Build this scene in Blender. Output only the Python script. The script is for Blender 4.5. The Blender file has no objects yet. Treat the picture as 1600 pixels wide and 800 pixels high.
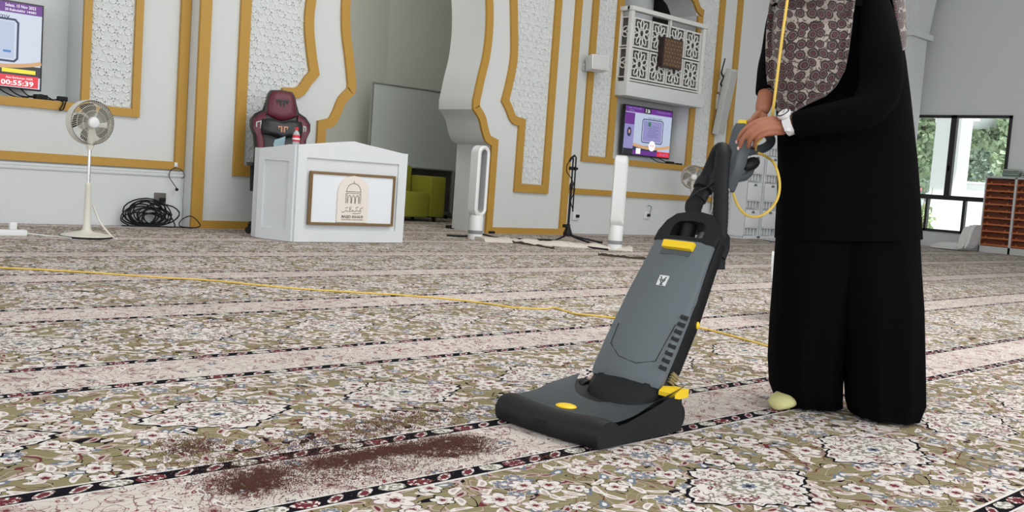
import bpy, bmesh, math, random
from math import sin, cos, pi, sqrt, radians
from mathutils import Vector as V, Matrix

random.seed(7)
SC = bpy.context.scene
COL = SC.collection

# ------------------------------------------------------------------ camera
F_PX = 1560.0
CAM = V((0.0, 0.0, 0.70))
CR = V((0.72244676, -0.68767, 0.07156671))      # camera right
CD = V((0.69142144, 0.71816, -0.07860239))      # viewing direction
CD = (CD - CR * CD.dot(CR) / CR.length_squared).normalized()
CR = CR.normalized()
CU = CR.cross(CD).normalized()                    # camera up
cam_data = bpy.data.cameras.new('camera')
cam = bpy.data.objects.new('camera', cam_data)
COL.objects.link(cam)
cam_data.sensor_fit = 'HORIZONTAL'
cam_data.sensor_width = 36.0
cam_data.lens = 36.0 * F_PX / 1600.0
cam_data.clip_start = 0.05
cam_data.clip_end = 300
cam.matrix_world = Matrix(((CR.x, CU.x, -CD.x, CAM.x), (CR.y, CU.y, -CD.y, CAM.y), (CR.z, CU.z, -CD.z, CAM.z), (0, 0, 0, 1)))
SC.camera = cam

# ------------------------------------------------------------------ light
W_STRENGTH = 1.0
world = bpy.data.worlds.new('World'); SC.world = world
world.use_nodes = True
_bg = world.node_tree.nodes['Background']
_bg.inputs['Color'].default_value = (0.90, 0.95, 1.0, 1)
_bg.inputs['Strength'].default_value = W_STRENGTH
SC.view_settings.view_transform = 'Standard'
SC.view_settings.look = 'None'
SC.view_settings.gamma = 1.0
SC.view_settings.use_curve_mapping = False
SC.view_settings.exposure = 0.32

def area(name, loc, aim, sx, sy, power, col):
    l = bpy.data.lights.new(name, 'AREA'); l.shape = 'RECTANGLE'; l.size = sx; l.size_y = sy
    l.energy = power; l.color = col
    o = bpy.data.objects.new(name, l); COL.objects.link(o); o.location = loc
    o.rotation_euler = (V(aim) - V(loc)).to_track_quat('-Z', 'Y').to_euler()
    return o
# daylight of the glazed side behind the photographer; added fills from the left and from above
area('daylight_glazed_side', (3.0, -6.6, 2.6), (7, 9, 1.2), 12.0, 3.6, 330, (0.92, 0.96, 1.0))
area('left_fill', (-4.7, 1.5, 2.4), (9, 7, 1.5), 6.0, 3.2, 70, (0.95, 0.97, 1.0))  # added fill that lifts the faces turned to the left
area('apse_lamp', (6.6, 10.1, 4.15), (9.6, 11.6, 1.4), 0.8, 0.8, 34, (1.0, 0.97, 0.90))
_sun = bpy.data.lights.new('sun', 'SUN'); _sun.energy = 4.5; _sun.angle = 0.02; _sun.color = (1.0, 0.97, 0.92)
_so = bpy.data.objects.new('sun', _sun); COL.objects.link(_so); _so.rotation_euler = (V((0.30, 0.18, -1.0))).to_track_quat('-Z', 'Y').to_euler()
area('overhead_fill', (6.0, 2.0, 6.15), (6, 2.0, 0), 5.0, 5.0, 330, (1.0, 0.99, 0.96))  # added overhead fill under the closed ceiling, brightens upward faces

# ------------------------------------------------------------------ pixel -> place helpers
def ray(u, v):
    return (CR * ((u - 800.0) / F_PX) - CU * ((v - 400.0) / F_PX) + CD)
def P(u, v, y):                                  # point on the plane Y = y
    r = ray(u, v); return CAM + r * (y / r.y)
def PX(u, v, x):
    r = ray(u, v); return CAM + r * (x / r.x)
def PF(u, v, z=0.0):
    r = ray(u, v); return CAM + r * ((z - CAM.z) / r.z)
def PD(u, v, d):
    return CAM + ray(u, v) * d
def zc(p):
    return (V(p) - CAM).dot(CD)

# ------------------------------------------------------------------ materials
_m = {}
def mat(name, col, rough=0.6, metal=0.0, bump=0.0, bscale=200.0, var=0.0, spec=0.5, coat=0.0, sheen=0.0, trans=0.0):
    if name in _m: return _m[name]
    m = bpy.data.materials.new(name); m.use_nodes = True; _m[name] = m
    nt = m.node_tree; b = nt.nodes['Principled BSDF']
    b.inputs['Base Color'].default_value = (*col, 1); b.inputs['Roughness'].default_value = rough
    b.inputs['Metallic'].default_value = metal; b.inputs['Specular IOR Level'].default_value = spec
    b.inputs['Coat Weight'].default_value = coat; b.inputs['Sheen Weight'].default_value = sheen
    b.inputs['Transmission Weight'].default_value = trans
    tc = nt.nodes.new('ShaderNodeTexCoord')
    n = nt.nodes.new('ShaderNodeTexNoise'); n.inputs['Scale'].default_value = bscale; n.inputs['Detail'].default_value = 3
    nt.links.new(tc.outputs['Object'], n.inputs['Vector'])
    if var > 0:
        mx = nt.nodes.new('ShaderNodeMix'); mx.data_type = 'RGBA'
        mx.inputs[6].default_value = (*[c * (1 - var) for c in col], 1)
        mx.inputs[7].default_value = (*[min(1, c * (1 + var)) for c in col], 1)
        nt.links.new(n.outputs['Fac'], mx.inputs[0]); nt.links.new(mx.outputs[2], b.inputs['Base Color'])
    if bump > 0:
        bp = nt.nodes.new('ShaderNodeBump'); bp.inputs['Strength'].default_value = bump; bp.inputs['Distance'].default_value = 0.002
        nt.links.new(n.outputs['Fac'], bp.inputs['Height']); nt.links.new(bp.outputs['Normal'], b.inputs['Normal'])
    return m
def emis(name, col, s=1.0):
    if name in _m: return _m[name]
    m = bpy.data.materials.new(name); m.use_nodes = True; _m[name] = m
    b = m.node_tree.nodes['Principled BSDF']
    b.inputs['Base Color'].default_value = (0.01, 0.01, 0.01, 1); b.inputs['Roughness'].default_value = 0.3
    b.inputs['Emission Color'].default_value = (*col, 1); b.inputs['Emission Strength'].default_value = s
    return m
def srgb(r, g, b):
    f = lambda c: (c / 255 / 12.92) if c / 255 <= 0.04045 else ((c / 255 + 0.055) / 1.055) ** 2.4
    return (f(r), f(g), f(b))

WALL = mat('wall_paint', (0.62, 0.64, 0.63), 0.75, bump=0.04, bscale=60, var=0.015)
JALI = mat('plaster_relief', (0.72, 0.73, 0.72), 0.8)
GOLD = mat('gold_paint', srgb(180, 138, 56), 0.5, 0.05, bump=0.05, var=0.05)
WHITE = mat('white_plastic', (0.72, 0.73, 0.72), 0.35)
CREAM = mat('cream_plastic', (0.66, 0.63, 0.55), 0.4)
DESKW = mat('white_laminate', (0.66, 0.68, 0.69), 0.4)
BLACKP = mat('black_plastic', (0.009, 0.009, 0.010), 0.55, bump=0.1, bscale=900, spec=0.28)
BLACKR = mat('black_rubber', (0.008, 0.008, 0.009), 0.6, spec=0.25)
DKMET = mat('dark_window_frame', (0.012, 0.010, 0.010), 0.45)
CHROME = mat('chrome', (0.7, 0.7, 0.7), 0.2, 1.0)
GREYP = mat('vacuum_grey_plastic', srgb(92, 99, 103), 0.45, bump=0.25, bscale=1200)
GREYD = mat('handle_grey_plastic', srgb(74, 80, 84), 0.5, bump=0.2, bscale=1200)
YELP = mat('yellow_plastic', srgb(240, 200, 30), 0.4)
YCORD = mat('yellow_cable', srgb(226, 190, 84), 0.5)
SKIN = mat('skin', srgb(158, 100, 74), 0.55, bump=0.35, bscale=260, var=0.12)

# ------------------------------------------------------------------ mesh builder
def finish(me, name, material, parent, smooth=40):
    for p in me.polygons: p.use_smooth = True
    me.set_sharp_from_angle(angle=radians(smooth))
    if material: 
        me.materials.clear()
        me.materials.append(material)
    o = bpy.data.objects.new(name, me); COL.objects.link(o)
    return o
class MB:
    def __init__(s): s.bm = bmesh.new()
    def box(s, lo, hi, bev=0.0, rot=None, seg=2):
        lo, hi = V(lo), V(hi); c = (lo + hi) / 2; d = hi - lo
        g = bmesh.ops.create_cube(s.bm, size=1.0)
        vs = g['verts']
        for v in vs: v.co = V((v.co.x * d.x, v.co.y * d.y, v.co.z * d.z))
        if bev > 0:
            es = list({e for v in vs for e in v.link_edges})
            r = bmesh.ops.bevel(s.bm, geom=es, offset=bev, segments=seg, affect='EDGES', profile=0.6)
            vs = list({v for f in r['faces'] for v in f.verts} | {v for v in vs if v.is_valid})
        M3 = rot.to_matrix() if rot is not None and hasattr(rot, 'to_matrix') else (rot or Matrix.Identity(3))
        for v in vs: v.co = M3 @ v.co + c
        return s
    def prism(s, poly, d0, d1, axis='Y'):
        """poly of 2-D points, extruded from d0 to d1 along axis"""
        def mk(p, d):
            if axis == 'Y': return V((p[0], d, p[1]))
            if axis == 'X': return V((d, p[0], p[1]))
            return V((p[0], p[1], d))
        a = [s.bm.verts.new(mk(p, d0)) for p in poly]; b = [s.bm.verts.new(mk(p, d1)) for p in poly]
        n = len(poly)
        fs = []
        try:
            fs.append(s.bm.faces.new(a)); fs.append(s.bm.faces.new(b[::-1]))
        except ValueError: pass
        for i in range(n):
            j = (i + 1) % n; fs.append(s.bm.faces.new((a[i], b[i], b[j], a[j])))
        return s
    def strip(s, poly, off, d0, d1, closed=False, axis='Y'):
        """band between the polyline and the same line offset by off, extruded d0..d1"""
        n = len(poly); P2 = [V((p[0], p[1])) for p in poly]; Q = []
        for i in range(n):
            if closed: a, b, c = P2[i - 1], P2[i], P2[(i + 1) % n]
            else: a = P2[i - 1] if i > 0 else None; b = P2[i]; c = P2[i + 1] if i < n - 1 else None
            ns = []
            for x, y in ((a, b), (b, c)):
                if x is not None and y is not None:
                    t = (y - x).normalized(); ns.append(V((-t.y, t.x)))
            nn = sum(ns, V((0, 0))); nn.normalize()
            k = 1.0 / max(0.5, nn.dot(ns[0]))
            Q.append(b + nn * off * k)
        rng = range(n if closed else n - 1)
        for i in rng:
            j = (i + 1) % n
            s.prism([P2[i], P2[j], Q[j], Q[i]], d0, d1, axis)
        return s
    def tube(s, pts, r, seg=8, caps=True, flat=None):
        pts = [V(p) for p in pts]; n = len(pts)
        rr = r if isinstance(r, (list, tuple)) else [r] * n
        T = []
        for i in range(n):
            a = pts[max(0, i - 1)]; b = pts[min(n - 1, i + 1)]; t = (b - a)
            T.append(t.normalized() if t.length > 1e-9 else V((0, 0, 1)))
        ref = V((0, 0, 1)) if abs(T[0].z) < 0.9 else V((1, 0, 0))
        N = (ref - T[0] * ref.dot(T[0])).normalized(); rings = []
        for i in range(n):
            N = (N - T[i] * N.dot(T[i])); N = N.normalized() if N.length > 1e-6 else V((1, 0, 0))
            B = T[i].cross(N); fl = flat or 1.0
            rings.append([s.bm.verts.new(pts[i] + N * (cos(2 * pi * k / seg) * rr[i]) + B * (sin(2 * pi * k / seg) * rr[i] * fl)) for k in range(seg)])
        for i in range(n - 1):
            for k in range(seg):
                l = (k + 1) % seg; s.bm.faces.new((rings[i][k], rings[i][l], rings[i + 1][l], rings[i + 1][k]))
        if caps: s.bm.faces.new(rings[0][::-1]); s.bm.faces.new(rings[-1])
        return s
    def loft(s, rings, caps=True, closed=True):
        R = [[s.bm.verts.new(V(p)) for p in r] for r in rings]
        for i in range(len(R) - 1):
            n = len(R[i])
            for k in range(n if closed else n - 1):
                l = (k + 1) % n; s.bm.faces.new((R[i][k], R[i][l], R[i + 1][l], R[i + 1][k]))
        if caps and closed: s.bm.faces.new(R[0][::-1]); s.bm.faces.new(R[-1])
        return s
    def lathe(s, prof, c=(0, 0, 0), seg=24, rot=None, caps=True):
        c = V(c); rings = []
        for r, z in prof:
            ring = []
            for k in range(seg):
                p = V((max(r, 1e-4) * cos(2 * pi * k / seg), max(r, 1e-4) * sin(2 * pi * k / seg), z))
                if rot is not None: p = rot @ p
                ring.append(p + c)
            rings.append(ring)
        return s.loft(rings, caps)
    def ball(s, c, r, seg=16, rot=None):
        r = V(r) if hasattr(r, '__len__') else V((r, r, r))
        g = bmesh.ops.create_uvsphere(s.bm, u_segments=seg, v_segments=max(6, seg // 2), radius=1)
        for v in g['verts']:
            p = V((v.co.x * r.x, v.co.y * r.y, v.co.z * r.z))
            if rot is not None: p = rot @ p
            v.co = p + V(c)
        return s
    def xform(s, M):
        bmesh.ops.transform(s.bm, matrix=M, verts=s.bm.verts); return s
    def build(s, name, material, parent=None, local=False, smooth=40, label=None, cat=None, group=None, kind=None):
        bmesh.ops.recalc_face_normals(s.bm, faces=s.bm.faces)
        me = bpy.data.meshes.new(name)
        top = parent is None
        if top and kind != 'structure' and not local and len(s.bm.verts):
            xs = [v.co for v in s.bm.verts]
            org = V(((min(p.x for p in xs) + max(p.x for p in xs)) / 2, (min(p.y for p in xs) + max(p.y for p in xs)) / 2, min(p.z for p in xs)))
            for v in s.bm.verts: v.co -= org
        elif parent is not None and not local:
            W_ = world_of(parent).inverted()
            bmesh.ops.transform(s.bm, matrix=W_, verts=s.bm.verts); org = V((0, 0, 0))
        else: org = V((0, 0, 0))
        s.bm.to_mesh(me); s.bm.free()
        o = finish(me, name, material, parent, smooth)
        o.location = org
        if parent is not None: o.parent = parent
        tag(o, label, cat, group, kind)
        return o
def world_of(o):
    M = o.matrix_basis.copy()
    while o.parent is not None:
        o = o.parent; M = o.matrix_basis @ M
    return M
def tag(o, label=None, cat=None, group=None, kind=None):
    if label: o['label'] = label
    if cat: o['category'] = cat
    if group: o['group'] = group
    if kind: o['kind'] = kind
    return o
def thing(name, loc, label, cat, rz=0.0, group=None):
    o = bpy.data.objects.new(name, None); COL.objects.link(o); o.empty_display_size = 0.1
    o.location = loc; o.rotation_euler = (0, 0, rz)
    return tag(o, label, cat, group)
def copy_tree(o, parent=None):
    c = o.copy(); COL.objects.link(c); c.parent = parent
    for ch in list(o.children): copy_tree(ch, c)
    return c
def spline(pts, n=8):
    pts = [V(p) for p in pts]; out = []
    for i in range(len(pts) - 1):
        p0 = pts[max(0, i - 1)]; p1 = pts[i]; p2 = pts[i + 1]; p3 = pts[min(len(pts) - 1, i + 2)]
        for k in range(n):
            t = k / n
            out.append(0.5 * ((2 * p1) + (p2 - p0) * t + (2 * p0 - 5 * p1 + 4 * p2 - p3) * t * t + (3 * p1 - p0 - 3 * p2 + p3) * t ** 3))
    out.append(pts[-1]); return out
def text(name, body, loc, size, material, parent, ax=V((1, 0, 0)), up=V((0, 0, 1)), align='CENTER', depth=0.0006, width=None, bold=0.0):
    cu = bpy.data.curves.new(name, 'FONT'); cu.body = body; cu.size = size; cu.align_x = align; cu.align_y = 'CENTER'
    cu.extrude = depth; cu.offset = bold
    cu.resolution_u = 2
    t = bpy.data.objects.new('tmp_text', cu); COL.objects.link(t)
    dg = bpy.context.evaluated_depsgraph_get(); dg.update()
    me = bpy.data.meshes.new_from_object(t.evaluated_get(dg))
    bpy.data.objects.remove(t)
    xs = [v.co.x for v in me.vertices] or [0, 1]
    sx = width / max(1e-6, max(xs) - min(xs)) if width else 1.0
    nn = ax.cross(up)
    Mt = Matrix(((ax.x * sx, up.x, nn.x, loc[0]), (ax.y * sx, up.y, nn.y, loc[1]), (ax.z * sx, up.z, nn.z, loc[2]), (0, 0, 0, 1)))
    me.transform(world_of(parent).inverted() @ Mt)
    me.materials.clear(); me.materials.append(material)
    o = bpy.data.objects.new(name, me); COL.objects.link(o); o.parent = parent
    return o
# ------------------------------------------------------------------ carpet material (node built)
class NT:
    """tiny expression layer over shader nodes"""
    def __init__(s, nt): s.nt = nt
    def math(s, op, a, b=None, c=None, clamp=False):
        n = s.nt.nodes.new('ShaderNodeMath'); n.operation = op; n.use_clamp = clamp
        for i, x in enumerate((a, b, c)):
            if x is None: continue
            if isinstance(x, E_): s.nt.links.new(x.o, n.inputs[i])
            else: n.inputs[i].default_value = float(x)
        return E_(s, n.outputs[0])
    def mix(s, f, a, b):
        n = s.nt.nodes.new('ShaderNodeMix'); n.data_type = 'RGBA'
        if isinstance(f, E_): s.nt.links.new(f.o, n.inputs[0])
        else: n.inputs[0].default_value = f
        for i, x in ((6, a), (7, b)):
            if isinstance(x, E_): s.nt.links.new(x.o, n.inputs[i])
            else: n.inputs[i].default_value = (*x, 1)
        return E_(s, n.outputs[2])
    def vec(s, x, y, z=0.0):
        n = s.nt.nodes.new('ShaderNodeCombineXYZ')
        for i, q in enumerate((x, y, z)):
            if isinstance(q, E_): s.nt.links.new(q.o, n.inputs[i])
            else: n.inputs[i].default_value = q
        return E_(s, n.outputs[0])
    def sep(s, v):
        n = s.nt.nodes.new('ShaderNodeSeparateXYZ'); s.nt.links.new(v.o, n.inputs[0])
        return [E_(s, o) for o in n.outputs]
    def vor(s, v, scale, rnd=0.9, feature='F1', dim='2D'):
        n = s.nt.nodes.new('ShaderNodeTexVoronoi'); n.voronoi_dimensions = dim; n.feature = feature
        s.nt.links.new(v.o, n.inputs['Vector']); n.inputs['Scale'].default_value = scale; n.inputs['Randomness'].default_value = rnd
        return n
    def noise(s, v, scale, detail=2.0, dist=0.0, dim='2D'):
        n = s.nt.nodes.new('ShaderNodeTexNoise'); n.noise_dimensions = dim
        s.nt.links.new(v.o, n.inputs['Vector']); n.inputs['Scale'].default_value = scale; n.inputs['Detail'].default_value = detail
        n.inputs['Distortion'].default_value = dist
        return E_(s, n.outputs[0])
class E_:
    def __init__(s, g, o): s.g = g; s.o = o
    def __add__(s, b): return s.g.math('ADD', s, b)
    def __radd__(s, b): return s.g.math('ADD', s, b)
    def __sub__(s, b): return s.g.math('SUBTRACT', s, b)
    def __rsub__(s, b): return s.g.math('SUBTRACT', b, s)
    def __mul__(s, b): return s.g.math('MULTIPLY', s, b)
    def __rmul__(s, b): return s.g.math('MULTIPLY', s, b)
    def __truediv__(s, b): return s.g.math('DIVIDE', s, b)
    def lt(s, b): return s.g.math('LESS_THAN', s, b)
    def gt(s, b): return s.g.math('GREATER_THAN', s, b)
    def abs(s): return s.g.math('ABSOLUTE', s)
    def sin(s): return s.g.math('SINE', s)
    def cos(s): return s.g.math('COSINE', s)
    def floor(s): return s.g.math('FLOOR', s)
    def mod(s, b): return s.g.math('FLOORED_MODULO', s, b)
    def sqrt(s): return s.g.math('SQRT', s)
    def atan2(s, b): return s.g.math('ARCTAN2', s, b)

def carpet_material():
    m = bpy.data.materials.new('patterned_carpet'); m.use_nodes = True
    nt = m.node_tree; g = NT(nt); bs = nt.nodes['Principled BSDF']
    tc = nt.nodes.new('ShaderNodeTexCoord'); pos = E_(g, tc.outputs['Object'])
    X, Y, _ = g.sep(pos)
    ROW = 1.18
    OL = srgb(134, 125, 94); WH = srgb(218, 211, 206); PK = srgb(184, 165, 157); NV = srgb(11, 11, 19)
    RD = srgb(106, 46, 52); BL = srgb(108, 118, 132); BG = srgb(206, 192, 184); GR = srgb(140, 138, 120); MV = srgb(140, 112, 112)
    Yw = Y + (g.noise(g.vec(X, 0.0), 0.5, 1.0) - 0.5) * 0.03
    q = 2.06 - Yw
    row = (q / ROW).floor(); t = q.mod(ROW)
    Xs = X + row * 3.37
    uv = g.vec(Xs, t + row * 5.1)
    uvm = g.vec(Xs, t)
    def local(vn, U, T):
        p = g.sep(E_(g, vn.outputs['Position'])); r = g.sep(E_(g, vn.outputs['Color']))
        return U - p[0], T - p[1], r
    def flowers(col, U, T, scale, r0, pet, keep, petal, centre, outline=NV, rnd=0.75, ow=0.12):
        vn = g.vor(g.vec(U, T), scale, rnd); dx, dy, r = local(vn, U, T)
        rad = (dx * dx + dy * dy).sqrt(); an = dy.atan2(dx)
        R = ((an * (pet / 2.0) + r[0] * 6.28).cos().abs() * 0.42 + 0.58) * r0 * (r[1] * 0.5 + 0.75)
        k = r[2].lt(keep); rr = rad / R
        col = g.mix(rr.lt(1.0 + ow) * k, col, outline)
        col = g.mix(rr.lt(1.0) * k, col, petal)
        col = g.mix(rr.lt(0.5) * rr.gt(0.36) * k, col, PK if petal is not PK else MV)
        col = g.mix(rr.lt(0.3) * k, col, centre)
        return col
    def leaves(col, U, T, scale, a, b, keep, c1, c2, rnd=1.0):
        vn = g.vor(g.vec(U, T), scale, rnd); dx, dy, r = local(vn, U, T)
        th = r[0] * 6.28; c, s_ = th.cos(), th.sin()
        lx = (dx * c + dy * s_) / a; ly = (dy * c - dx * s_) / b + lx * lx * 0.7 - 0.3
        e = lx * lx + ly * ly; k = r[1].lt(keep)
        col = g.mix(e.lt(1.0) * k, col, c1)
        col = g.mix(e.lt(0.22) * k, col, c2)
        return col
    T2 = t + row * 5.1
    # ---- olive field
    col = g.mix(g.noise(uv, 3.0, 3.0), srgb(124, 115, 84), srgb(146, 136, 104))
    n1 = g.noise(uv, 9.0, 1.0, 0.6); col = g.mix((n1 - 0.5).abs().lt(0.010), col, NV)
    n2 = g.noise(g.vec(Xs + 7.0, T2), 11.0, 1.0, 1.2); col = g.mix((n2 - 0.48).abs().lt(0.018), col, PK)
    n3 = g.noise(g.vec(Xs + 17.0, T2), 8.0, 1.0, 0.5); col = g.mix((n3 - 0.52).abs().lt(0.007), col, RD)
    col = leaves(col, Xs, T2, 17.0, 0.030, 0.011, 0.62, WH, PK)
    col = leaves(col, Xs + 3.3, T2 + 1.7, 15.0, 0.034, 0.010, 0.5, PK, RD)
    col = leaves(col, Xs + 9.1, T2 + 4.4, 13.0, 0.026, 0.012, 0.42, BL, WH)
    col = leaves(col, Xs + 5.1, T2 + 2.4, 16.0, 0.030, 0.009, 0.5, WH, PK)
    col = flowers(col, Xs + 1.3, T2 + 0.7, 9.5, 0.032, 5, 0.5, WH, RD)
    col = flowers(col, Xs + 4.9, T2 + 3.1, 8.0, 0.026, 8, 0.42, BL, WH, WH)
    col = flowers(col, Xs + 8.2, T2 + 6.2, 7.2, 0.040, 6, 0.5, WH, RD, MV)
    # ---- medallions down the middle of each row
    u0 = Xs - row * 3.37 - (0.155 + row * 0.135)
    mu = (u0 + 0.32).mod(0.64) - 0.32; mv = t - 0.782
    d = mu.abs() / 0.235 + mv.abs() / 0.165
    an = mv.atan2(mu)
    d = d + (an * 12.0).cos() * 0.05 + (an * 26.0).sin() * 0.03 + (g.noise(uv, 30.0, 1.0) - 0.5) * 0.09
    col = g.mix(d.lt(1.05), col, NV); col = g.mix(d.lt(0.985), col, WH)
    inn = g.mix(((g.noise(uvm, 20.0, 1.0, 1.6) - 0.5).abs()).lt(0.03), WH, MV); inn = leaves(inn, Xs + 4.0, T2, 24.0, 0.020, 0.008, 0.7, GR, WH); inn = leaves(inn, Xs + 2.0, T2 + 3.0, 26.0, 0.016, 0.006, 0.6, RD, PK)
    inn = flowers(inn, Xs, T2, 22.0, 0.013, 5, 0.4, RD, WH, PK)
    col = g.mix(d.lt(0.93), col, inn)
    col = g.mix(d.lt(0.50) * d.gt(0.44), col, GR); col = g.mix(d.lt(0.44) * d.gt(0.36), col, WH)
    mr = (mu * mu * 0.6 + mv * mv).sqrt() / (((an * 4.0).cos().abs() * 0.4 + 0.6) * 0.05)
    col = g.mix(mr.lt(1.0), col, GR); col = g.mix(mr.lt(0.7), col, WH); col = g.mix(mr.lt(0.4), col, BL); col = g.mix(mr.lt(0.16), col, NV)
    # ---- beige stripe with scrolls
    be = g.mix(g.noise(uv, 5.0, 2.0), srgb(200, 190, 182), srgb(211, 202, 193))
    s1 = g.noise(uvm, 10.0, 0.6, 2.6); be = g.mix((s1 - 0.5).abs().lt(0.020), be, MV)
    s2 = g.noise(g.vec(Xs + 30.0, t), 13.0, 0.5, 2.2); be = g.mix((s2 - 0.5).abs().lt(0.014), be, srgb(132, 66, 72))
    be = leaves(be, Xs + 2.2, T2, 13.0, 0.030, 0.010, 0.45, WH, MV)
    be = leaves(be, Xs + 6.2, T2, 17.0, 0.022, 0.007, 0.4, MV, PK)
    be = flowers(be, Xs, T2 + 0.3, 6.0, 0.026, 5, 0.5, PK, RD, MV)
    be = flowers(be, Xs + 11.0, T2 + 0.3, 7.0, 0.016, 6, 0.3, BL, WH, NV)
    # ---- dark flowered bands
    def band(tc_, ph):
        U = (Xs + ph).mod(0.074) - 0.037; idx = ((Xs + ph) / 0.074).floor().mod(4.0)
        V_ = tc_ + (idx - 1.5) * 0.0008
        e1 = (U * U / (0.034 * 0.034) + V_ * V_ / (0.021 * 0.021)) + (g.noise(g.vec(Xs, tc_), 60.0, 1.0) - 0.5) * 0.7
        skew = U + V_ * 0.9
        e2 = (skew * skew / (0.020 * 0.020) + V_ * V_ / (0.021 * 0.021)) + (g.noise(g.vec(Xs, tc_), 60.0, 1.0) - 0.5) * 0.6
        nz = g.noise(g.vec(Xs, tc_), 90.0, 1.0)
        c = NV
        isr = idx.lt(0.5); isg = idx.gt(2.5); oth = 1.0 - isr - isg
        c = g.mix(e1.lt(1.0) * isr, c, g.mix(nz.gt(0.56), RD, WH)); c = g.mix(e1.lt(0.2) * isr, c, RD)
        c = g.mix(e1.lt(1.0) * isg, c, g.mix(nz.gt(0.5), GR, WH))
        c = g.mix(e2.lt(1.0) * oth, c, g.mix(nz.gt(0.5), WH, MV)); c = g.mix(e2.lt(0.35) * oth, c, RD)
        return c
    inb = t.lt(0.385)
    bandU = band(t - 0.034, 0.0); bandL = band(t - 0.351, 0.11)
    c = g.mix(inb, col, WH)
    c = g.mix(t.gt(0.008) * t.lt(0.060), c, bandU)
    c = g.mix(t.gt(0.066) * t.lt(0.320), c, be)
    c = g.mix(t.gt(0.326) * t.lt(0.376), c, bandL)
    # pile
    pile = g.noise(pos, 420.0, 2.0, 0.0, '3D')
    wear = g.noise(pos, 1.3, 3.0, 0.0, '3D')
    hs = nt.nodes.new('ShaderNodeHueSaturation'); nt.links.new(c.o, hs.inputs['Color'])
    nt.links.new((pile * 0.5 + wear * 0.3 + 0.55).o, hs.inputs['Value'])
    nt.links.new(hs.outputs[0], bs.inputs['Base Color'])
    bs.inputs['Roughness'].default_value = 0.95; bs.inputs['Specular IOR Level'].default_value = 0.1
    bs.inputs['Sheen Weight'].default_value = 0.0
    bp = nt.nodes.new('ShaderNodeBump'); bp.inputs['Strength'].default_value = 0.5; bp.inputs['Distance'].default_value = 0.003
    nt.links.new(pile.o, bp.inputs['Height']); nt.links.new(bp.outputs[0], bs.inputs['Normal'])
    return m
CARPET = carpet_material()

# ------------------------------------------------------------------ room shell
YW = 9.15; YC = 8.95; XW = 18.0; HC = 6.2; XL = -5.0; YB = -7.0
b = MB(); b.box((XL, YB, -0.1), (XW + 0.2, 12.3, 0.0)); b.build('floor', CARPET, kind='structure')
b = MB(); b.box((XL, YB, HC), (XW + 0.2, 12.3, HC + 0.15)); b.build('ceiling', WALL, kind='structure')
# front wall behind the frames (two recesses and the arch room are left open)
NL0, NL1 = 1.5, 3.36          # left screen recess
NR0, NR1 = 10.57, 12.26       # right screen recess
b = MB()
YF = 9.62
b.box((XL, YW, 0), (NL0, YF, HC)); b.box((NL0, YW, 0), (NL1, YF, 1.07)); b.box((NL0, 9.5, 1.07), (NL1, YF, 2.6))
b.box((NL0, YW, 2.6), (NL1, YF, HC)); b.box((NL1, YW, 0), (4.6, YF, HC))
b.box((4.6, YW, 0), (5.6, YF, HC)); b.box((8.3, YW, 0), (NR0, YF, HC)); b.box((5.6, YW, 4.2), (8.3, YF, HC))
b.box((NR0, YW, 0), (NR1, YF, 1.06)); b.box((NR0, 9.5, 1.06), (NR1, YF, 1.95)); b.box((NR1, YW, 0), (XW, YF, HC))
b.box((NR0, YW, 4.3), (NR1, YF, HC)); b.box((NR0, YW + 0.01, 1.95), (NR1, 11.2, 2.10))
b.build('wall_front', WALL, kind='structure')
# low dado of the left part
b = MB(); b.box((XL, YW - 0.045, 0), (4.34, YW, 0.47)); b.box((XL, YW - 0.06, 0.47), (4.34, YW, 0.50), bev=0.008); b.box((XL, YW - 0.045, 0.50), (4.34, YW, 0.525), bev=0.008)
b.build('trim_1', WALL, kind='structure')
# gallery space behind the balcony
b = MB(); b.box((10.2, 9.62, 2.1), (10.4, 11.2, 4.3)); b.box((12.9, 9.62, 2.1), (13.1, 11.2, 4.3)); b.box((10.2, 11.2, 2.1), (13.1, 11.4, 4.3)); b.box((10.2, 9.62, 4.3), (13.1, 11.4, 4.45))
b.build('wall_gallery', mat('gallery_shade_paint', (0.13, 0.12, 0.11), 0.8), kind='structure')  # walls coloured dark to stand for the shade inside the gallery
XC = 6.95
HP = [(1.17, 0.0), (1.17, 1.06), (1.06, 1.09), (0.985, 1.25), (0.93, 1.36), (0.835, 1.46), (0.83, 1.56), (0.885, 1.85), (0.94, 2.1), (0.96, 2.38), (0.94, 2.68), (0.88, 2.95), (0.77, 3.22), (0.60, 3.47), (0.38, 3.68), (0.15, 3.84), (0.0, 3.95)]
def smooth_prof(pr, keep):
    """rounds the free part of a profile"""
    out = []
    for i, p in enumerate(pr): out.append(p)
    return out
def sp2(pts, n):
    q = spline([V((x, 0, z)) for x, z in pts], n); return [(p.x, p.z) for p in q]
HP = HP[:2] + sp2([(1.17, 1.06), (1.07, 1.10), (1.0, 1.22), (0.945, 1.35), (0.835, 1.46)], 4)[1:] + sp2([(0.83, 1.56)] + HP[7:], 4)
right = [(XC + x, z) for x, z in HP]; left = [(XC - x, z) for x, z in HP]
opening = right + left[::-1][1:]       # from right foot over the top to left foot
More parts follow.
